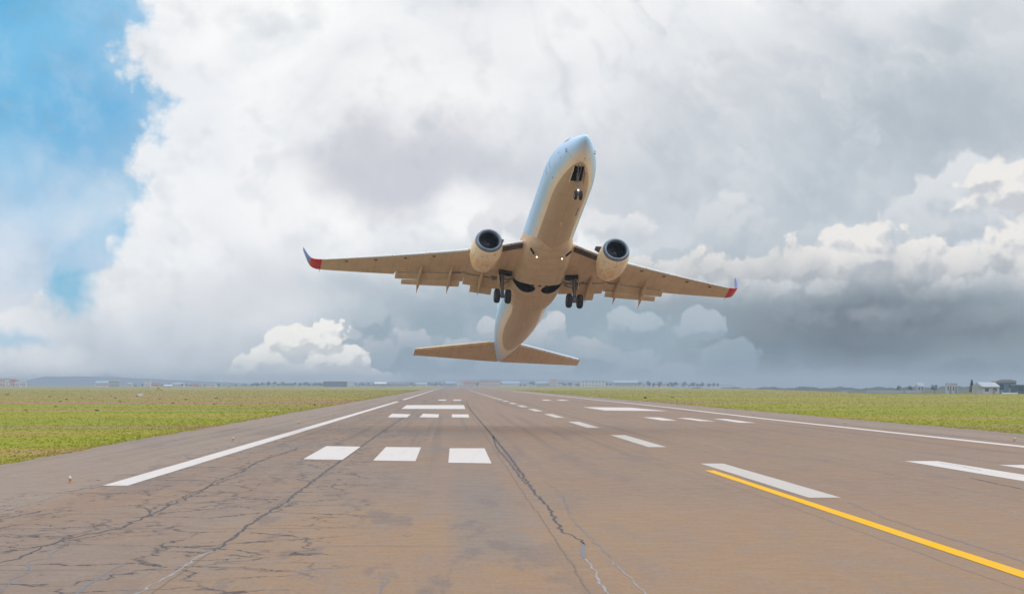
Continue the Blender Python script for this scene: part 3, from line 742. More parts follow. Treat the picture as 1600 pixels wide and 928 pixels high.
for (a, b, yt, Y, wl, rf, lb, kd, fl) in L:
    house('building' if kd == 'flat' else 'house', a, b, yt, Y, wl, rf, lb, 'building' if kd == 'flat' else 'house', 0.0, None, kd, 0.0, fl, TG)
# right side: hangars on the crest of the field
RG = 'hangars and sheds at the right frame edge'
house('hangar', 1526, 1555, 597, 860, 'grey', 'dull', 'grey hangar with a pale sloping roof beside the big blue hangar', 'hangar', 0.0, 10, 'gable', R(8), 1, RG)
house('hangar', 1553, 1584, 594.0, 900, 'blue', 'grey', 'big blue hangar between the pale roofed hangar and navy shed', 'hangar', 0.0, 14, 'arch', R(-6), 1, RG)
house('shed', 1583, 1612, 600.5, 870, 'navy', 'dull', 'navy shed with pale flat roof cut by the right frame edge', 'shed', 0.0, 9, 'flat', 0, 1, RG)
house('shed', 1520, 1527, 600.5, 880, 'cream', 'grey', 'little cream shed left of the pale sloping roof', 'shed', 0.0, 3, 'gable', 0, 1, RG)
house('house', 1478, 1486.5, 598.5, 1150, 'dim', 'dull', 'pale house, left of the pale pair near the hangars', 'house', rise_z(1478, 1150), 3, 'flat', 0, 1, RG)
house('house', 1486.5, 1495, 599.0, 1150, 'dim', 'grey', 'pale house, right of the pale pair near the hangars', 'house', rise_z(1478, 1150), 3, 'flat', 0, 1, RG)
house('house', 1432, 1443, 597.5, 1500, 'grey', 'dull', 'dim grey house far left of the hangars', 'house', rise_z(1432, 1500), 5, 'gable', 0, 1, RG)
house('greenhouse', 1350, 1440, 609.0, 1300, 'grey', 'blue', 'long low pale greenhouse on the right horizon', 'greenhouse', rise_z(1400, 1300), 6, 'flat', 0, 1, RG)
house('greenhouse', 1316, 1330, 609.2, 1300, 'grey', 'blue', 'small pale greenhouse left of the long one', 'greenhouse', rise_z(1320, 1300), 6, 'flat', 0, 1, RG)
q = MB(); q.box((0, 0, 0.25), (6.3, 0.2, 0.5)); q.box((-3.05, 0, 0.5), (0.12, 0.24, 1.0)); q.box((3.05, 0, 0.5), (0.12, 0.24, 1.0))
tag(q.build('barrier', WALL['white'], loc=at(1578, 615.2, 850)), 'low white barrier in front of the blue hangar', 'barrier')
def tree(px, ytop, Y, base, label, group=None, conic=False, spread=0.5):
    rg = random.Random(int(px*7)); o = empty('tree', (at(px, 600, Y).x, Y, base)); h = at(px, ytop, Y).z-base
    q = MB(); q.tube((0, 0, -0.6), (0.1, 0, h*0.55), h*0.035, h*0.015, 7)
    for k in range(5):
        an = k*1.3; q.tube((0.05, 0, h*(0.25+0.05*k)), (math.cos(an)*h*0.2, math.sin(an)*h*0.2, h*(0.5+0.05*k)), h*0.012, h*0.005, 5)
    q.build('trunk', M['trunk'], o)
    q = MB()
    if conic:
        for k in range(9): leafy(q, (0, 0, h*(0.2+0.085*k)), h*spread*(1-k/10), h*spread*(1-k/10), h*0.07, 60, h*0.035, rg)
    else:
        for k in range(8): leafy(q, (rg.uniform(-1, 1)*h*spread*.5, rg.uniform(-1, 1)*h*spread*.4, h*rg.uniform(0.45, 0.85)), h*0.24, h*0.24, h*0.18, 60, h*0.035, rg)
    q.build('crown', M['wood'], o)
    return tag(o, label, 'tree', group)
b_ = rise_z(1518, 1000)
tree(1518.5, 591.5, 1000, b_, 'dark pointed conifer standing left of the hangars', conic=True, spread=0.26)
tree(1404, 602, 1450, rise_z(1404, 1450), 'small dim tree behind the long greenhouse, left one', 'trees behind the greenhouse')
tree(1422, 601.5, 1450, rise_z(1422, 1450), 'small dim tree behind the long greenhouse, right one', 'trees behind the greenhouse')
tree(1460, 599.5, 1250, rise_z(1460, 1250), 'round dark tree left of the pale house pair')
tree(285, 598.5, 3300, 0, 'dark tree standing before the long white hall')
tree(404, 598.0, 3800, 0, 'lone dark tree under the left end of the bright cloud')
tree(413, 597.5, 3800, 0, 'taller dark tree beside the lone one under the bright cloud')

# shrubs scattered over the fields
SG = 'dark shrubs dotted over the grass'
def shrub_mesh(seed):
    rg = random.Random(seed); q = MB(); s_ = MB()
    for k in range(5): s_.tube((0, 0, -0.08), (rg.uniform(-.3, .3), rg.uniform(-.3, .3), 0.4), 0.02, 0.01, 5)
    for k in range(6): leafy(q, (rg.uniform(-.5, .5), rg.uniform(-.3, .3), rg.uniform(0.15, 0.4)), 0.35, 0.3, 0.22, 50, 0.07, rg)
    o = empty('shrub', (0, 0, 0)); s_.build('stem', M['trunk'], o); q.build('foliage', M['wood'], o)
    return o
protos = [shrub_mesh(1), shrub_mesh(2)]; used = [False, False]
shr = [(12, 617, 1.0), (40, 641, .7), (87, 635.5, .7), (152, 642, .9), (94, 628, .9), (104, 624.5, .9), (78, 620, .8), (128, 623, .8), (180, 622.5, .8), (188, 628, .8), (250, 624, .9), (290, 625, .9), (338, 623, .9), (376, 634, .8), (270, 630, .7), (335, 632, .7), (492, 633.5, .9), (406, 631, .6), (214, 619.5, .8), (1008, 622.7, 1.5), (1051, 621.5, .9), (388, 650, .5), (452, 640, 0.5)]
for i, (px, py, s_) in enumerate(shr):
    k = i % 2
    o = protos[k] if not used[k] else copy_thing(protos[k]); used[k] = True
    g0 = G(px, py, -0.05); o.location = g0; sc_ = s_*0.5*(g0.y/400)**0.5; o.scale = (sc_*1.6, sc_, sc_); o.rotation_euler = (0, 0, i*1.1)
    lb = 'small dark shrub dotted on the grass field left of the runway'
    if i == 0: lb = 'dark shrub at the far left frame edge of the field'
    if i == 19: lb = 'dark flattened shrub on the right verge, the bigger of two'
    if i == 20: lb = 'small brown shrub on the right verge near the bigger one'
    if i == 16: lb = 'dark shrub on the left verge closest to the runway edge'
    tag(o, lb, 'shrub', SG)

# runway edge lights
M['orange'] = mottled('orange_paint', (0.42, 0.21, 0.11), (0.34, 0.17, 0.09), 8.0, 0.5)
M['glass_white'] = material('lamp_glass', (0.55, 0.48, 0.42), 0.2, 0.5)
M['metal_dark'] = mottled('dark_metal', (0.05, 0.05, 0.055), (0.08, 0.078, 0.078), 6.0, 0.5, 0.4, 0.4)
def edge_light():
    o = empty('runway_edge_light', (0, 0, 0))
    q = MB(); q.lathe((0, 0, 0), (0, 0, 1), [(0, 0.15), (0.02, 0.15), (0.035, 0.07), (0.16, 0.05)], 16, True); q.build('stem', M['orange'], o, 40)
    q = MB(); q.lathe((0, 0, 0.16), (0, 0, 1), [(0, 0.085), (0.03, 0.095), (0.04, 0.07)], 16, True); q.build('collar', M['orange'], o, 40)
    q = MB(); q.lathe((0, 0, 0.20), (0, 0, 1), [(0, 0.07), (0.05, 0.075), (0.10, 0.055), (0.125, 0.02), (0.13, 0.003)], 16, True); q.build('lens', M['glass_white'], o, 60)
    return o
el0 = edge_light(); first = True
for side, n_ in ((-14.0, 14), (35.9, 10)):
    for k in range(n_):
        o = el0 if first else copy_thing(el0); first = False
        o.scale = (0.78, 0.78, 0.78)
        o.location = (side, (80.6 if side < 0 else 138)+60*k, 0)
        s_ = 'left' if side < 0 else 'right'
        tag(o, ('nearest orange runway light standing by the %s white edge line' % s_) if k == 0 else '%s small runway light counted up the %s white edge line' % (ORD[k], s_), 'runway light', 'runway edge lights')
# approach indicator boxes far on the right verge, a marker and a yellow van on the left
for k, px in enumerate((914, 918, 921.5, 925)):
    p_ = G(px, 606.4, -0.05); o = empty('approach_light_box', p_)
    q = MB(); q.box((0, 0, 0.75), (1.3, 1.2, 0.6)); q.build('housing', WALL['white'], o)
    q = MB(); q.box((0, -0.62, 0.75), (1.0, 0.06, 0.35)); q.build('lens', M['metal_dark'], o)
    for sx_ in (-.45, .45):
        q = MB(); q.tube((sx_, 0, -0.1), (sx_, 0, 0.46), 0.05, n=6); q.build('leg', M['metal_dark'], o)
    tag(o, '%s from the left of four pale light boxes on the far right verge' % ORD[k], 'approach light', 'approach light boxes')
p_ = G(219.5, 620.3, -0.05); o = empty('marker_board', p_)
q = MB(); q.box((0, 0, 0.75), (1.5, 0.12, 0.7)); q.build('panel', WALL['white'], o)
for sx_ in (-.5, .5):
    q = MB(); q.box((sx_, 0.02, 0.17), (0.08, 0.07, 0.5)); q.build('leg', M['metal_dark'], o)
tag(o, 'small white marker board standing in the left grass field', 'marker board')
p_ = G(249, 609.7, -0.05); o = empty('van', p_)
q = MB(); q.loft([[(-2.3, yv, 0.35), (2.2, yv, 0.35), (2.3, yv, 1.0), (1.5, yv, 1.15), (1.0, yv, 1.9), (-2.2, yv, 1.95), (-2.35, yv, 1.1)] for yv in (-0.9, 0.9)]); q.build('body', WALL['yellow'], o)
q = MB(); q.box((-0.3, -0.9, 1.5), (2.2, 0.06, 0.45)); q.build('window', M['pane'], o)
for wx_ in (-1.4, 1.4):
    for wy_ in (-.8, .8):
        q = MB(); q.tube((wx_, wy_-.1, 0.35), (wx_, wy_+.1, 0.35), 0.35, n=14); q.build('wheel', M['metal_dark'], o)
tag(o, 'yellow van parked at the far edge of the left field', 'van')

# ------------------------------------------------------------------ airliner
def fuse_fn(t, b):
    p = OBJ(t); x, y, z = t.sep(p)
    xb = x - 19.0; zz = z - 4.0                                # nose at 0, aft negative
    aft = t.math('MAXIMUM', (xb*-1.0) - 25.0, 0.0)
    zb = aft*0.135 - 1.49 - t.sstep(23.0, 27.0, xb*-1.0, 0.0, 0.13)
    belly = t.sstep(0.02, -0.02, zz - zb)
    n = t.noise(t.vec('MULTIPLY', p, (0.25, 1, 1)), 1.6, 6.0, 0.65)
    white = t.mix(t.sstep(0.35, 0.75, n)*0.25, (0.43, 0.63, 0.89), (0.38, 0.57, 0.84))  # white paint tinted blue: the sky's reflection is put into the colour
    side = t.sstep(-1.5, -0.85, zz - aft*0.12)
    white = t.mix(side, (0.95, 0.77, 0.58), white)  # lower sides painted cream for light bouncing off the ground
    grey = t.mix(t.sstep(0.4, 0.7, n)*0.5, (0.60, 0.445, 0.30), (0.52, 0.375, 0.245))  # grey belly paint, with the brown ground bounce mixed into its colour
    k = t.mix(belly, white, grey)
    # panel joints
    fr = t.math('FRACT', xb/2.02)
    jl = t.sstep(0.020, 0.008, fr)
    sm = t.sstep(0.022, 0.010, t.math('ABSOLUTE', y))*belly
    k = t.mix(t.math('MAXIMUM', jl*0.45, sm*0.4), k, (0.20, 0.17, 0.15))
    t.put(b.inputs['Base Color'], k)
    b.inputs['Coat Weight'].default_value = 0.25; b.inputs['Coat Roughness'].default_value = 0.12
M['fuse'] = material('fuselage_paint_sky_ground_tint', (0.7, 0.75, 0.8), 0.38, 0.4, fn=fuse_fn)
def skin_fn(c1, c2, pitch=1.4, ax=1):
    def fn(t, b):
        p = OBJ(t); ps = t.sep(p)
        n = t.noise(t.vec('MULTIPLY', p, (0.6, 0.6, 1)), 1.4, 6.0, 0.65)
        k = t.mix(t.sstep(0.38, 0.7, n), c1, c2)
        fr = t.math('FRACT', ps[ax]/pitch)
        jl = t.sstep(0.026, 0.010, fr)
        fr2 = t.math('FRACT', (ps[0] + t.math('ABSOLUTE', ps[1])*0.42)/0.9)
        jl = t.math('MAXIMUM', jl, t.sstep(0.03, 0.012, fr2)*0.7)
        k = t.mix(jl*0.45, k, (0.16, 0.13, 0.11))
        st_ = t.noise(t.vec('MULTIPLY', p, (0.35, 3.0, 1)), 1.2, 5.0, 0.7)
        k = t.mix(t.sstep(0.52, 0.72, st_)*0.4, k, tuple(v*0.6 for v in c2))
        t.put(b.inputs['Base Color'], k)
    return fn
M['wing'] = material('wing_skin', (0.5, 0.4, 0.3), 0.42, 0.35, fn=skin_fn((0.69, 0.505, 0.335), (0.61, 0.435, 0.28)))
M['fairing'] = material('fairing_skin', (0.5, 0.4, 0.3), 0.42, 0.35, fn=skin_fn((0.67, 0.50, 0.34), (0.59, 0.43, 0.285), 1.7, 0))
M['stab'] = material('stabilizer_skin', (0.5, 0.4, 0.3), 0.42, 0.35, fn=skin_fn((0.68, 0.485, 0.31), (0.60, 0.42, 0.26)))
M['slat'] = mottled('bare_metal_slat', (0.72, 0.74, 0.78), (0.62, 0.65, 0.70), 2.0, 0.3, 0.5, 0.5)
M['flap'] = mottled('flap_skin', (0.62, 0.45, 0.29), (0.54, 0.38, 0.24), 1.5, 0.5)
M['cove'] = mottled('flap_cove', (0.045, 0.040, 0.036), (0.08, 0.068, 0.055), 2.0, 0.7)
M['red'] = material('red_paint', (0.62, 0.012, 0.035), 0.35, 0.4)
M['violet'] = material('blue_violet_paint', (0.11, 0.15, 0.44), 0.35, 0.4)
def nac_fn(t, b):
    p = OBJ(t); x, y, z = t.sep(p)
    n = t.noise(t.vec('MULTIPLY', p, (0.6, 1.5, 1.5)), 1.5, 6.0, 0.65)
    k = t.mix(t.sstep(0.45, 0.75, n)*0.5, (0.95, 0.77, 0.56), (0.92, 0.64, 0.37))
    br = t.sstep(0.035, 0.012, t.math('FRACT', (x+0.3)/1.15))
    k = t.mix(br*0.35, k, (0.3, 0.22, 0.16))
    sc = t.noise(t.vec('MULTIPLY', p, (3.0, 2.2, 0.6)), 1.5, 4.0, 0.7)
    k = t.mix(t.sstep(0.57, 0.61, sc)*0.5, k, (0.30, 0.19, 0.12))
    ors = t.noise(t.vec('MULTIPLY', p, (0.7, 2.5, 1.0)), 1.1, 3.0, 0.6)
    k = t.mix(t.sstep(0.42, 0.58, ors)*t.sstep(5.2, 3.9, x)*0.55, k, (0.90, 0.46, 0.13))
    t.put(b.inputs['Base Color'], k)
M['nacelle'] = material('nacelle_paint', (0.8, 0.7, 0.6), 0.35, 0.4, fn=nac_fn)
M['lip'] = mottled('inlet_lip_metal', (0.17, 0.21, 0.28), (0.13, 0.16, 0.22), 2.0, 0.45, 0.5, 0.3)
M['duct'] = mottled('inlet_duct', (0.022, 0.026, 0.036), (0.015, 0.018, 0.026), 2.0, 0.5)
M['fan'] = mottled('fan_blade', (0.014, 0.017, 0.024), (0.026, 0.03, 0.038), 3.0, 0.4, 0.4, 0.6)
M['core'] = mottled('exhaust_metal', (0.18, 0.16, 0.14), (0.12, 0.11, 0.10), 3.0, 0.45, 0.4, 0.7)
M['tyre'] = mottled('tyre_rubber', (0.018, 0.019, 0.023), (0.03, 0.03, 0.034), 6.0, 0.75, 0.25)
M['hub'] = mottled('wheel_hub', (0.13, 0.13, 0.14), (0.08, 0.08, 0.09), 6.0, 0.5, 0.4, 0.3)
M['strut'] = mottled('gear_strut', (0.22, 0.19, 0.17), (0.12, 0.11, 0.10), 3.0, 0.5, 0.4, 0.2)
M['bay'] = mottled('wheel_bay', (0.016, 0.017, 0.020), (0.028, 0.028, 0.030), 3.0, 0.8)
M['lamp'] = material('lit_lamp', (1, 0.9, 0.8), 0.3, 0.3, emit=((1.0, 0.72, 0.50), 3.5))
M['glass'] = material('cockpit_glass', (0.03, 0.05, 0.08), 0.1, 0.6)

POS0 = Vector((6.8601825, 170.98151254, 13.35318198))
H_, P_, R_ = R(-80.78623016), R(26.43311902), R(-3.92151796)
ROT = Matrix.Rotation(H_, 4, 'Z') @ Matrix.Rotation(-P_, 4, 'Y') @ Matrix.Rotation(R_, 4, 'X')
plane = bpy.data.objects.new('airliner', None); COL.objects.link(plane)
plane.matrix_world = Matrix.Translation(POS0 - (ROT @ Vector((0, 0, 4.0)))) @ ROT
tag(plane, 'white twin engine airliner climbing away low over the runway with landing gear down', 'airplane')
SH = Vector((19, 0, 4))
def B(x, y, z): return Vector((x, y, z)) + SH            # nose at x = 0, aft negative, left wing +y
def pb(mb, name, mats, parent=plane, smooth=40): return mb.build(name, mats, parent, smooth)

FS = [(0.0, -.62, .03, .03), (-.12, -.63, .17, .18), (-.4, -.61, .34, .36), (-.9, -.56, .57, .60), (-1.6, -.46, .86, .92), (-2.6, -.30, 1.21, 1.30), (-4.0, -.11, 1.57, 1.71), (-5.5, -.02, 1.80, 1.94), (-7.2, 0, 1.88, 2.0), (-12, 0, 1.88, 2.0),
      (-24.5, 0, 1.88, 2.0), (-27, .07, 1.84, 1.92), (-30, .33, 1.64, 1.66), (-33, .68, 1.24, 1.28), (-35.5, .95, .80, .88), (-37.2, 1.08, .42, .52), (-38.1, 1.12, .20, .25)]
fx = np.array([a[0] for a in FS])[::-1]
def fint(x):
    out = []
    for c in (1, 2, 3):
        yv = np.array([a[c] for a in FS])[::-1]
        d = np.gradient(yv, fx)
        dl = np.diff(yv)/np.diff(fx)
        for i in range(len(d)):
            lo = dl[max(0, i-1)]; hi = dl[min(len(dl)-1, i)]
            d[i] = 0 if lo*hi <= 0 else math.copysign(min(abs(d[i]), 2.5*min(abs(lo), abs(hi))), lo)
        if c > 1: d[-1] = dl[-1]
        i = min(max(np.searchsorted(fx, x)-1, 0), len(fx)-2); h = fx[i+1]-fx[i]; s_ = (x-fx[i])/h
        out.append((2*s_**3-3*s_**2+1)*yv[i]+(s_**3-2*s_**2+s_)*h*d[i]+(-2*s_**3+3*s_**2)*yv[i+1]+(s_**3-s_**2)*h*d[i+1])
    return out
xs = [0, -.03, -.07, -.12, -.2, -.3, -.42, -.58, -.75]+list(np.linspace(-.95, -8, 22))+list(np.linspace(-8.6, -24.4, 22))+list(np.linspace(-25, -38.1, 28))
NS = 64
def fring(x, grow=0.0):
    zc, hw, hh = fint(x)
    return [B(x, math.sin(2*math.pi*i/NS)*(hw+grow), zc-math.cos(2*math.pi*i/NS)*(hh+grow)) for i in range(NS)]
fus = MB(); fus.loft([fring(x) for x in xs])
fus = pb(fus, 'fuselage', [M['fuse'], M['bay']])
def carve(o, cut_mb, matidx):                             # real recesses: wheel bays cut out of the shell
    c = cut_mb.build('cutter', [M['bay']], plane)
    c.data.materials.clear()
    for mt in o.data.materials: c.data.materials.append(mt)
    c.data.polygons.foreach_set('material_index', [matidx]*len(c.data.polygons))
    md = o.modifiers.new('cut', 'BOOLEAN'); md.operation = 'DIFFERENCE'; md.solver = 'EXACT'; md.object = c
    bpy.context.view_layer.update()
    dg = bpy.context.evaluated_depsgraph_get()
    nm = bpy.data.meshes.new_from_object(o.evaluated_get(dg)); o.modifiers.clear(); old = o.data; o.data = nm
    bpy.data.objects.remove(c)
cb = MB(); cb.loft([[B(-2.55, -.36, -3), B(-2.55, .36, -3), B(-2.55, .36, -.9), B(-2.55, -.36, -.9)], [B(-4.15, -.42, -3), B(-4.15, .42, -3), B(-4.15, .42, -.9), B(-4.15, -.42, -.9)]])
carve(fus, cb, 1)
# windscreen, door outline, small vents and probes on the fuselage
def patch(x0, x1, a0, a1, grow, name, mat, nx_=4, na=6):
    q = MB(); rows = []
    for i in range(nx_+1):
        x = x0+(x1-x0)*i/nx_; zc, hw, hh = fint(x)
        rows.append([B(x, math.sin(R(a0+(a1-a0)*j/na))*(hw+grow), zc-math.cos(R(a0+(a1-a0)*j/na))*(hh+grow)) for j in range(na+1)])
    vs = [p_ for r_ in rows for p_ in r_]; c = na+1
    q.add(vs, [(i*c+j, i*c+j+1, (i+1)*c+j+1, (i+1)*c+j) for i in range(nx_) for j in range(na)])
    return pb(q, name, mat, fus)
for s_ in (-1, 1):
    patch(-1.75, -2.35, s_*152, s_*177, 0.008, 'windscreen', M['glass'])
    patch(-2.2, -2.9, s_*125, s_*149, 0.008, 'side_window', M['glass'])
for x0, a0, a1 in ((-4.9, -96, -78), (-5.75, -96, -78)): patch(x0, x0-.05, a0, a1, 0.006, 'door_seam', M['core'])
for x0, x1, a0, a1 in ((-8.0, -9.1, 30, 33), (-32.0, -33.0, 44, 48), (-31.4, -33.3, -98, -94), (-5.1, -5.22, -60, -57), (-3.0, -3.1, -75, -72), (-3.2, -3.32, -95, -92), (-1.7, -1.8, 12, 16)): patch(x0, x1, a0, a1, 0.006, 'vent', M['core'], 2, 2)
for s_ in (-1, 1):
    for dz_ in (0, .18):
        q = MB(); zc, hw, hh = fint(-2.0); q.box(B(-2.1, s_*(hw+.04), zc-.1-dz_), (.10, .12, .03)); pb(q, 'pitot_probe', M['strut'], fus)
for xa in (-9.5, -25.5):
    q = MB(); zc, hw, hh = fint(xa); q.loft([[B(xa, -.02, -hh+.05+zc), B(xa-.4, -.02, -hh+.05+zc), B(xa-.4, .02, -hh+.05+zc), B(xa, .02, -hh+.05+zc)], [B(xa-.2, -.01, -hh-.3+zc), B(xa-.4, -.01, -hh-.3+zc), B(xa-.4, .01, -hh-.3+zc), B(xa-.2, .01, -hh-.3+zc)]]); pb(q, 'blade_antenna', M['wing'], fus)
q = MB(); q.lathe(B(-37.95, 0, 1.12), (-1, 0, 0), [(0, .19), (.35, .16), (.36, .12), (.1, .11)], 20); pb(q, 'exhaust', M['core'], fus)

# wing-body fairing with the two main wheel bays
def fair(x, hw, zb, pw=3.0, zt=-0.2, notch=0.0):
    out = []
    for i in range(48):
        a = 2*math.pi*i/48; s_, c_ = math.sin(a), -math.cos(a)
        y = math.copysign(abs(s_)**(2/pw), s_)*hw; zr = math.copysign(abs(c_)**(2/pw), c_)
        z_ = zt+zr*((zt-zb) if zr < 0 else 0.6)
        out.append(B(x, y, z_+(notch*math.exp(-(y/.42)**2) if zr < 0 else 0)))
    return out
fr_ = MB(); fr_.loft([fair(-12.6, 1.35, -1.80), fair(-13.4, 1.62, -1.98), fair(-14.4, 1.86, -2.16), fair(-15.6, 2.02, -2.28), fair(-17.5, 2.12, -2.34), fair(-19.5, 2.14, -2.36), fair(-21.2, 2.12, -2.34), fair(-21.9, 2.10, -2.34, 2.8, notch=.06), fair(-22.6, 2.06, -2.31, 2.5, notch=.16), fair(-23.2, 1.97, -2.24, 2.3, notch=.24), fair(-23.7, 1.82, -2.12, 2.2, notch=.26), fair(-24.0, 1.62, -1.98, 2.2, notch=.2), fair(-24.15, 1.4, -1.8, 2.2)])
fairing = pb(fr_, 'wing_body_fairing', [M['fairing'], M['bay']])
for s_ in (-1, 1):
    tear = []
    for k in range(25):                                   # round bay inboard drawn out to a neck at the leg
        a = math.pi*(0.28+1.44*k/24) - math.pi/2 + math.pi/2
        tear.append((-19.45+math.sin(a)*0.66, 0.98+math.cos(a)*0.74))
    tear += [(-19.62, 2.0), (-19.62, 2.6), (-19.28, 2.6), (-19.28, 2.0)] if tear[-1][0] < -19.45 else [(-19.28, 2.0), (-19.28, 2.6), (-19.62, 2.6), (-19.62, 2.0)]
    cb.loft([[B(x, s_*y, -3.0) for x, y in tear], [B(x, s_*y, -1.45) for x, y in tear]])
    carve(fairing, cb, 1)
    cb = MB(); cb.loft([[B(x, s_*y, -3.0) for x, y in tear], [B(x, s_*y, -1.452) for x, y in tear]])
    carve(fus, cb, 1)

def le(y): return -13.99-0.553*y+0.55*max(0, (4.9-y)/3.4)
def wz(y): return -1.15+0.105*y+0.0021*y*y
def te(y):
    k = -21.55
    if y < 5.7: return k-(5.7-y)*0.10
    return k-(y-5.7)*(24.94-21.55)/(16.9-5.7)
def foil(x0, c, y, z, t_, n_=14, cut=1.0, tw=0.0):
    up = []; lo = []
    for i in range(n_+1):
        u = (1-math.cos(math.pi*i/n_))/2*cut
        th = 5*t_*(0.2969*math.sqrt(u)-0.126*u-0.3516*u*u+0.2843*u**3-0.1015*u**4)
        cm = 0.018*math.sin(math.pi*min(1, u))
        up.append((u, cm+th*0.95)); lo.append((u, cm-th*1.05))
    pts_ = up+lo[:0:-1]
    return [Vector((x0-u*c, y, z+v*c-u*c*math.sin(tw)))+SH for u, v in pts_]
def slab(x0, x1, y, z0, z1, t_):                          # small flap section between x0 (front) and x1
    c = x0-x1; r_ = []
    prof = [(0, .5), (.08, .95), (.3, 1.0), (.65, .6), (1, .12), (1, -.12), (.65, -.35), (.3, -.5), (.08, -.4)]
    return [Vector((x0-u*c, y, z0+(z1-z0)*u+v*t_))+SH for u, v in prof]
for s_ in (-1, 1):
    S = lambda r_: [Vector((p_.x, p_.y*s_, p_.z)) for p_ in r_]
    q = MB(); ysn = [1.2, 1.9, 2.6, 3.4, 4.2, 5.0, 5.7, 6.6, 7.6, 8.8, 10.0, 10.85, 10.95, 12, 13.2, 14.4, 15.6, 16.7]
    rings = []
    for y in ysn:
        c = le(y)-te(y); cut = 0.78 if y < 10.9 else 1.0
        if y < 5.7: cut = 0.80
        rings.append(S(foil(le(y), c, y, wz(y), 0.135-0.0022*y, 16, cut)))
    q.loft(rings)
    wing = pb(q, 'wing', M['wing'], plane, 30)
    # slats: polished strip wrapped around the leading edge
    def slat(ya, yb, drop):
        q = MB(); rr = []
        for k in range(7):
            y = ya+(yb-ya)*k/6; c = le(y)-te(y); t_ = 0.135-0.0022*y; r_ = []
            for i in range(-8, 7):
                u = (i/8)**2*0.055; th = 5*t_*(0.2969*math.sqrt(u)-0.126*u-0.3516*u*u)
                v = (0.018*math.sin(math.pi*u))+(th*0.95 if i < 0 else -th*1.05)
                r_.append(Vector((le(y)-u*c+drop, y*s_, wz(y)+v*c*1.03-drop*0.6))+SH)
            for i in range(6, -9, -1):
                u = (i/8)**2*0.050+0.006; th = 5*t_*(0.2969*math.sqrt(u)-0.126*u-0.3516*u*u)*0.8
                v = (0.018*math.sin(math.pi*u))+(th*0.95 if i < 0 else -th*1.05)
                r_.append(Vector((le(y)-u*c+drop, y*s_, wz(y)+v*c-drop*0.6))+SH)
            rr.append(r_)
        q.loft(rr); return pb(q, 'slat', M['slat'], wing, 30)
    for ya, yb in ((5.9, 8.6), (8.65, 11.4), (11.45, 14.1), (14.15, 16.5)): slat(ya, yb, 0.10)
    # krueger flap strip inboard of the engine with its dark slot
    q = MB(); q.loft([[B(le(y)+.16, s_*y, wz(y)-.02), B(le(y)+.30, s_*y, wz(y)-.16), B(le(y)+.26, s_*y, wz(y)-.22), B(le(y)-.02, s_*y, wz(y)-.12)] for y in (2.1, 3.2, 4.3)]); pb(q, 'krueger_flap', M['slat'], wing)
    q = MB(); q.loft([[B(le(y)-.08, s_*y, wz(y)-.20), B(le(y)-.42, s_*y, wz(y)-.38), B(le(y)-.40, s_*y, wz(y)-.30), B(le(y)-.08, s_*y, wz(y)-.12)] for y in (2.0, 3.2, 4.3)]); pb(q, 'leading_edge_slot', M['cove'], wing)
    # flap cove, rods, flap panels
    def hinge(y): return le(y)-(le(y)-te(y))*(0.80 if y < 5.7 else 0.78)
    q = MB(); q.loft([[B(hinge(y)+.10, s_*y, wz(y)-.02), B(hinge(y)-.50, s_*y, wz(y)-.02), B(hinge(y)-.50, s_*y, wz(y)+.05), B(hinge(y)+.10, s_*y, wz(y)+.05)] for y in (2.15, 3.5, 5.6, 8, 10.8)]); pb(q, 'flap_cove', M['cove'], wing)
    q = MB()
    for ya, yb in ((2.3, 5.5), (5.9, 10.7)): q.tube(B(hinge(ya)-.10, s_*ya, wz(ya)-.14), B(hinge(yb)-.10, s_*yb, wz(yb)-.14), .035, n=8)
    pb(q, 'actuator_rod', M['strut'], wing)
    def flap(ya, yb, f0, f1, dz0, dz1, th, nm):
        q = MB(); rr = []
        for k in range(5):
            y = ya+(yb-ya)*k/4; x0 = hinge(y)-f0; x1 = hinge(y)-f1*(1.0 if y < 5.7 else (1-(y-5.7)*0.045))
            rr.append(S(slab(x0, x1, y, wz(y)-dz0, wz(y)-dz1, th)))
        q.loft(rr); return pb(q, nm, M['flap'], wing, 50)
    flap(5.665, 10.88, .02, 1.00, .10, .34, .10, 'flap'); flap(5.9, 10.35, .86, 1.52, .385, .60, .06, 'aft_flap')
    flap(2.05, 5.635, .02, 1.28, .12, .40, .11, 'flap'); flap(3.3, 5.0, 1.12, 1.85, .44, .68, .07, 'aft_flap')
    # flap track fairings (canoes)
    for y in (9.05, 6.75, 4.35):
        q = MB(); x0 = hinge(y)+1.35; L_ = 3.5 if y > 5 else 3.2; rr = []
        for k in range(13):
            u = k/12; r_ = 0.20*(math.sin(math.pi*min(1, u*1.25+0.02)/1.28)**0.7 if u < .8 else max(0.03, (1-u)/.2*0.62)); r_ = max(r_, .02)
            xx = x0-L_*u; zz = wz(y)-.34-.05*math.sin(math.pi*u)-max(0, u-.5)*1.05
            rr.append([B(xx, s_*y+math.cos(2*math.pi*i/14)*r_*0.75, zz+math.sin(2*math.pi*i/14)*r_*1.2) for i in range(14)])
        q.loft(rr); pb(q, 'flap_track_fairing', M['flap'], wing, 50)
    # small dark drain marks along the leading edge
    for y in (8.3, 10.4, 12.6, 14.8):
        q = MB(); xx = le(y)-.36; q.box(B(xx, s_*y, wz(y)-(le(y)-te(y))*.052), (.08, .24, .05)); pb(q, 'drain_panel', M['cove'], wing)
    # blended winglet: red root, blue-violet blade
    tc_ = le(16.7)-te(16.7); rr = []
    wl = [(16.7, 0, 0, 1.0, 0), (17.0, .04, -.10, .96, 8), (17.3, .16, -.28, .88, 28), (17.52, .40, -.55, .78, 52), (17.68, .80, -.92, .66, 68), (17.82, 1.4, -1.5, .50, 74), (17.95, 2.0, -2.05, .38, 76), (18.03, 2.42, -2.45, .28, 77)]
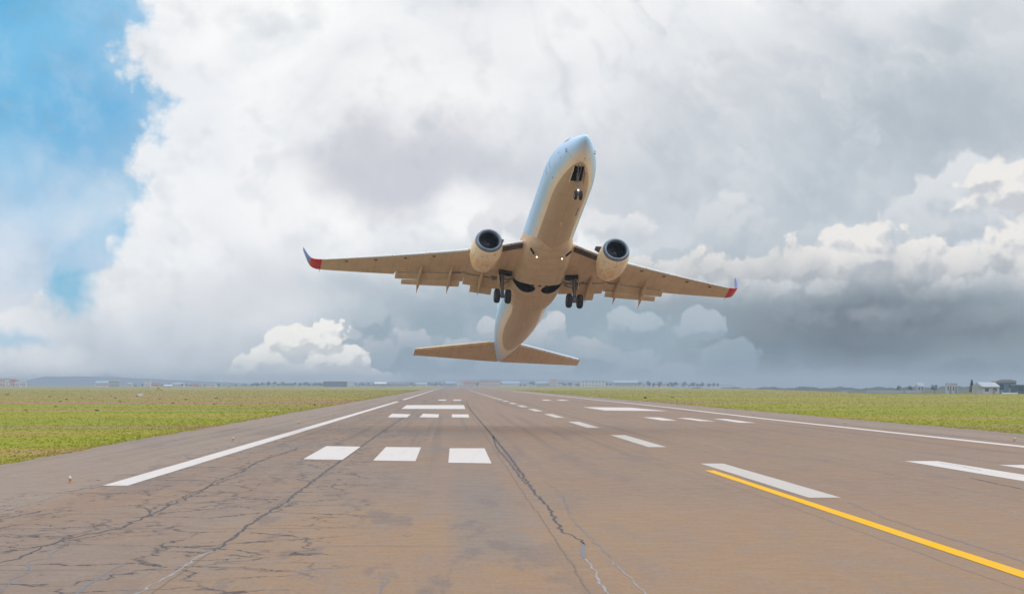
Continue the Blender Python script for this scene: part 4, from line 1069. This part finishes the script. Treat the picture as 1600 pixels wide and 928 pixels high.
    for (y, dz_, dx_, cs, an) in wl:
        r_ = foil(0, tc_*cs, 0, 0, 0.10, 10)
        out = []
        for p_ in r_:
            p_ = p_-SH; n_ = p_.z; ca, sa = math.cos(R(an)), math.sin(R(an))
            out.append(Vector((le(16.7)+dx_+p_.x, s_*(y-n_*sa), wz(16.7)+dz_+n_*ca))+SH)
        rr.append(out)
    q = MB(); q.loft(rr[:4]); q.m = 1; q.loft(rr[3:]); pb(q, 'winglet', [M['red'], M['violet']], wing, 50)
    q = MB(); q.tube(B(te(16.6)+.1, s_*16.75, wz(16.7)-.02), B(te(16.6)-.32, s_*16.75, wz(16.7)-.06), .02, .012, 6); pb(q, 'static_wick', M['cove'], wing)

    # engine
    ey = s_*4.92; tilt = R(2)
    ec = B(-12.93, ey, -2.04)
    q = MB(); n_ = 48
    def nring(x, r_, flat=0.0, dz_=0.0):
        o_ = []
        for i in range(n_):
            a = 2*math.pi*i/n_; yv = math.sin(a)*r_; zv = -math.cos(a)*r_
            if zv < 0: zv *= 1-flat; yv *= 1+flat*0.35*abs(math.cos(a))
            o_.append(ec+Vector((x, yv, zv+dz_)))
        return o_
    q.loft([nring(x, r_, fl, dz_) for x, r_, fl, dz_ in ((-.22, 1.03, .07, 0), (-.5, 1.10, .07, -.01), (-1.0, 1.17, .06, -.02), (-1.7, 1.18, .05, -.03), (-2.4, 1.12, .03, -.02), (-3.0, 1.00, .0, .0), (-3.5, .87, 0, .03), (-3.62, .83, 0, .03), (-3.60, .79, 0, .03), (-3.0, .80, 0, .03))], caps=False)
    eng = pb(q, 'engine', M['nacelle'], plane, 40)
    q = MB(); q.loft([nring(x, r_, fl, 0) for x, r_, fl in ((-.22, 1.035, .07), (-.16, 1.015, .07), (-.07, .975, .07), (-.02, .92, .07), (0, .87, .07), (-.02, .82, .07), (-.10, .77, .06), (-.22, .745, .05))], caps=False); pb(q, 'inlet_lip', M['lip'], eng, 60)
    q = MB(); q.loft([nring(x, r_, fl, 0) for x, r_, fl in ((-.22, .745, .05), (-.6, .76, .03), (-1.1, .80, .0))], caps=False); q.loft([nring(-1.12, .80), nring(-1.16, .80)]); pb(q, 'inlet_duct', M['duct'], eng, 60)
    q = MB()
    for k in range(24):
        a = 2*math.pi*k/24; rr = []
        for r_, ch in ((.2, .16), (.5, .2), (.78, .23)):
            tw = R(25+45*r_); u = Vector((0, math.sin(a), math.cos(a))); t_ = Vector((0, math.cos(a), -math.sin(a)))
            d = (t_*math.sin(tw)*.5+Vector((1, 0, 0))*math.cos(tw)*.35)*ch
            c_ = ec+Vector((-.95, 0, 0))+u*r_
            rr.append([c_+d, c_-d, c_-d+t_*.012, c_+d+t_*.012])
        q.loft(rr)
    pb(q, 'fan', M['fan'], eng)
    q = MB(); q.lathe(ec+Vector((-1.05, 0, 0)), (1, 0, 0), [(0, .23), (.2, .19), (.38, .10), (.46, .02)], 24, True); pb(q, 'spinner', M['hub'], eng, 60)
    q = MB(); q.lathe(ec+Vector((-3.0, 0, .03)), (-1, 0, 0), [(0, .55), (.7, .52), (1.35, .40), (1.4, .36), (1.0, .30), (1.9, .05)], 32); pb(q, 'exhaust_cone', M['core'], eng, 50)
    q = MB(); q.loft([[ec+Vector((x, dy_*w_, z_)) for dy_ in (-1, 1)]+[ec+Vector((x2, dy_*w_, z2)) for dy_ in (1, -1)] for x, z_, x2, z2, w_ in ((-.9, 1.1, -.95, 1.02, .05), (-2.2, 1.32, -2.2, .9, .2), (-3.6, 1.45, -3.4, .6, .22), (-5.2, 1.35, -5.0, .75, .14))]); pb(q, 'pylon', M['nacelle'], eng, 40)
    q = MB(); sg = -s_; b0 = ec+Vector((-.85, sg*1.0, .62)); q.loft([[b0, b0+Vector((-1.0, 0, 0)), b0+Vector((-1.0, .03, 0)), b0+Vector((0, .03, 0))], [b0+Vector((-.45, sg*.34, .26)), b0+Vector((-1.0, sg*.34, .26)), b0+Vector((-1.0, sg*.34+.02, .27)), b0+Vector((-.45, sg*.34+.02, .27))]]); pb(q, 'strake', M['strut'], eng)

    # main gear
    gx, gy, gz = -19.37, s_*2.86, -3.21
    q = MB(); top = B(gx+.05, gy+s_*.05, -1.0); ax_ = B(gx, gy, gz)
    q.tube(top, top.lerp(ax_, .58), .185, .165, 16); q.tube(top.lerp(ax_, .5), ax_, .105, .105, 14); q.tube(top.lerp(ax_, .3)-Vector((0, .3, 0)), top.lerp(ax_, .3)+Vector((0, .3, 0)), .09, n=10)
    q.tube(ax_-Vector((0, .62, 0)), ax_+Vector((0, .62, 0)), .075, n=12)
    q.box(ax_+Vector((0, 0, .05)), (.26, .26, .28))
    gear = pb(q, 'main_landing_gear', M['strut'], plane, 40)
    q = MB(); q.tube(top.lerp(ax_, .35), B(gx+.1, s_*1.75, -1.55), .075, n=10); q.tube(top.lerp(ax_, .3), B(gx-.9, s_*3.5, -1.25), .065, n=10)
    q.tube(top.lerp(ax_, .25), B(gx+.02, s_*2.1, -1.3), .04, n=8); q.tube(B(gx-.15, s_*2.2, -1.62), B(gx-.15, s_*3.7, -1.40), .06, n=8); q.tube(top.lerp(ax_, .5), B(gx-.55, s_*2.2, -1.55), .045, n=8); pb(q, 'brace', M['strut'], gear, 40)
    q = MB(); kn = top.lerp(ax_, .72)+Vector((-.42, 0, 0))
    for d_ in (-.09, .09):
        q.tube(top.lerp(ax_, .48)+Vector((-.1, d_, 0)), kn, .035, n=8); q.tube(ax_+Vector((-.1, d_, .1)), kn, .035, n=8)
    pb(q, 'torque_link', M['strut'], gear, 40)
    q = MB(); q.tube(top.lerp(ax_, .2)+Vector((.17, .07, 0)), ax_+Vector((.13, .1, .2)), .018, n=6); q.tube(top.lerp(ax_, .1)+Vector((.15, -.1, 0)), ax_+Vector((.11, -.14, .15)), .014, n=6); pb(q, 'hose', M['tyre'], gear, 40)
    q = MB(); q.loft([[B(gx+.38, gy+s_*.36, -1.2), B(gx-.38, gy+s_*.36, -1.2), B(gx-.38, gy+s_*.40, -1.2), B(gx+.38, gy+s_*.40, -1.2)], [B(gx+.30, gy+s_*.24, -2.25), B(gx-.30, gy+s_*.24, -2.25), B(gx-.30, gy+s_*.28, -2.25), B(gx+.30, gy+s_*.28, -2.25)]]); pb(q, 'gear_door', M['flap'], gear)
    for d_ in (-.43, .43):
        q = MB(); q.lathe(ax_+Vector((0, d_, 0)), (0, 1, 0), [(-.19, .30), (-.205, .40), (-.20, .48), (-.15, .54), (-.05, .565), (.05, .565), (.15, .54), (.20, .48), (.205, .40), (.19, .30)], 40)
        wh = pb(q, 'wheel', M['tyre'], gear, 50)
        q = MB()
        q.lathe(ax_+Vector((0, d_, 0)), (0, 1, 0), [(-.12, .02), (-.12, .12), (-.17, .15), (-.16, .26), (-.19, .305), (.19, .305), (.16, .26), (.17, .15), (.12, .12), (.12, .02)], 28)
        pb(q, 'wheel_hub', M['hub'], gear, 40)
    # wheel-leg slot and rear spar well in the wing root: solid dark block in place of the opening
    q = MB(); q.loft([[B(gx+.42, s_*y, wz(y)-.50), B(gx+.02, s_*y, wz(y)-.50), B(gx+.02, s_*y, wz(y)-.2), B(gx+.42, s_*y, wz(y)-.2)] for y in (2.16, 2.7, 3.15)]); pb(q, 'gear_slot', M['bay'], wing)

    # tailplane
    q = MB(); rr = []
    for k in range(8):
        u = k/7; y = 0.10+(7.26-.10)*u; x0 = -34.50+(-38.57+34.50)*u; c = 3.95+(1.15-3.95)*u
        rr.append(S(foil(x0, c, y, 0.98+.11*y, .095, 14)))
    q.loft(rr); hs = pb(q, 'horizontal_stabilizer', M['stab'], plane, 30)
    q = MB(); q.loft([[B(-34.75-3.82*u+.03, s_*y, .98+.11*y+.05), B(-34.75-3.82*u+.05, s_*y, .98+.11*y-.0), B(-34.75-3.82*u-.10, s_*y, .98+.11*y-.09), B(-34.75-3.82*u-.10, s_*y, .98+.11*y+.15)] for u, y in ((.1, 1.22), (.5, 3.9), (.98, 7.1))]); pb(q, 'leading_edge', M['slat'] if s_ > 0 else M['stab'], hs)
    # landing lamp at the wing root
    q = MB(); lp = B(-14.65, s_*.98, -2.235); q.lathe(lp, (.80, 0, -.60), [(-.1, .07), (.03, .08), (.05, .065)], 16, True); ho = pb(q, 'landing_light', M['core'], plane)
    q = MB(); q.lathe(lp, (.80, 0, -.60), [(.052, .06), (.07, .042), (.078, .01)], 16, True); pb(q, 'lamp_lens', M['lamp'], ho)
    q = MB(); q.loft([[B(-13.75, s_*1.55, -2.02), B(-13.95, s_*1.62, -2.02), B(-13.95, s_*1.62, -1.95), B(-13.75, s_*1.55, -1.95)], [B(-14.28, s_*1.20, -2.19), B(-14.44, s_*1.26, -2.20), B(-14.44, s_*1.26, -2.1), B(-14.28, s_*1.20, -2.1)]]); pb(q, 'air_inlet', M['bay'], fairing)

# belly details on the fairing
for x_, y_ in ((-18.85, .55), (-18.85, -.55), (-18.85, 0.02)):
    q = MB(); q.box(B(x_, y_, -2.345), (.20, .22, .04), Matrix.Rotation(R(30), 3, 'Z')); pb(q, 'drain_panel', M['cove'], fairing)
# fin
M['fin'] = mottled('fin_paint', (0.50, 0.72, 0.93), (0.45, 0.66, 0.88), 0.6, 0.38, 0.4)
q = MB(); rr = []
for k in range(8):
    u = k/7; z = 1.5+7.2*u; x0 = -31.0-(6.0*u); c = 6.4+(2.1-6.4)*u
    rr.append([Vector((p_.x-SH.x, p_.z-SH.z, z))+SH for p_ in foil(x0, c, 0, 0, .09, 12)])
q.loft(rr); pb(q, 'vertical_fin', M['fin'], plane, 30)
# nose gear
q = MB(); nt0 = B(-3.55, 0, -1.5); na = B(-3.45, 0, -3.46)
q.tube(nt0, nt0.lerp(na, .6), .085, n=14); q.tube(nt0.lerp(na, .5), na, .055, n=12); q.tube(na-Vector((0, .28, 0)), na+Vector((0, .28, 0)), .045, n=10)
ng = pb(q, 'nose_landing_gear', M['strut'], plane, 40)
q = MB()
for d_ in (-.14, .14): q.tube(nt0.lerp(na, .45), B(-2.35, d_, -1.5), .035, n=8)
pb(q, 'drag_brace', M['strut'], ng, 40)
q = MB(); q.tube(nt0.lerp(na, .55)+Vector((-.06, 0, 0)), nt0.lerp(na, .78)+Vector((-.24, 0, 0)), .03, n=8); q.tube(nt0.lerp(na, .78)+Vector((-.24, 0, 0)), na+Vector((-.05, 0, .1)), .03, n=8); pb(q, 'torque_link', M['strut'], ng, 40)
for d_ in (-.19, .19):
    q = MB(); q.lathe(na+Vector((0, d_, 0)), (0, 1, 0), [(-.085, .18), (-.10, .25), (-.08, .32), (-.03, .345), (.03, .345), (.08, .32), (.10, .25), (.085, .18)], 32); pb(q, 'wheel', M['tyre'], ng, 50)
    q = MB(); q.lathe(na+Vector((0, d_, 0)), (0, 1, 0), [(-.06, .01), (-.06, .1), (-.085, .185), (.085, .185), (.06, .1), (.06, .01)], 24); pb(q, 'wheel_hub', M['hub'], ng, 40)
for s_ in (-1, 1):
    q = MB(); q.loft([[B(-2.6, s_*.39, -1.60), B(-2.6, s_*.42, -1.60), B(-2.65, s_*.50, -1.98), B(-2.65, s_*.47, -1.98)], [B(-4.1, s_*.45, -1.80), B(-4.1, s_*.48, -1.80), B(-4.02, s_*.56, -2.22), B(-4.02, s_*.53, -2.22)]]); pb(q, 'gear_door', M['fairing'], ng)
lp = nt0.lerp(na, .80)+Vector((.09, 0, 0))
q = MB(); q.lathe(lp, (.9, 0, -.42), [(-.06, .05), (.03, .075), (.04, .06)], 14, True); tl = pb(q, 'taxi_light', M['core'], ng)
M['taxi_lamp'] = M['lamp']
q = MB(); q.lathe(lp, (.9, 0, -.42), [(.042, .058), (.055, .03), (.06, .005)], 14, True); pb(q, 'lamp_lens', M['lamp'], ng)

# ------------------------------------------------------------------ haze
HAZE_D = 0.00019
hz = MB(); hz.box((0, 5200, -15), (21000, 12400, 116))
mh = bpy.data.materials.new('haze_air'); mh.use_nodes = True; mh.node_tree.nodes.clear()
pv = mh.node_tree.nodes.new('ShaderNodeVolumePrincipled'); ou = mh.node_tree.nodes.new('ShaderNodeOutputMaterial')
pv.inputs['Color'].default_value = (0.50, 0.60, 0.72, 1); pv.inputs['Density'].default_value = HAZE_D
mh.node_tree.links.new(pv.outputs[0], ou.inputs['Volume'])
ho = hz.build('haze', mh); tag(ho, 'thin pale air haze over the whole airfield', 'haze', kind='stuff')
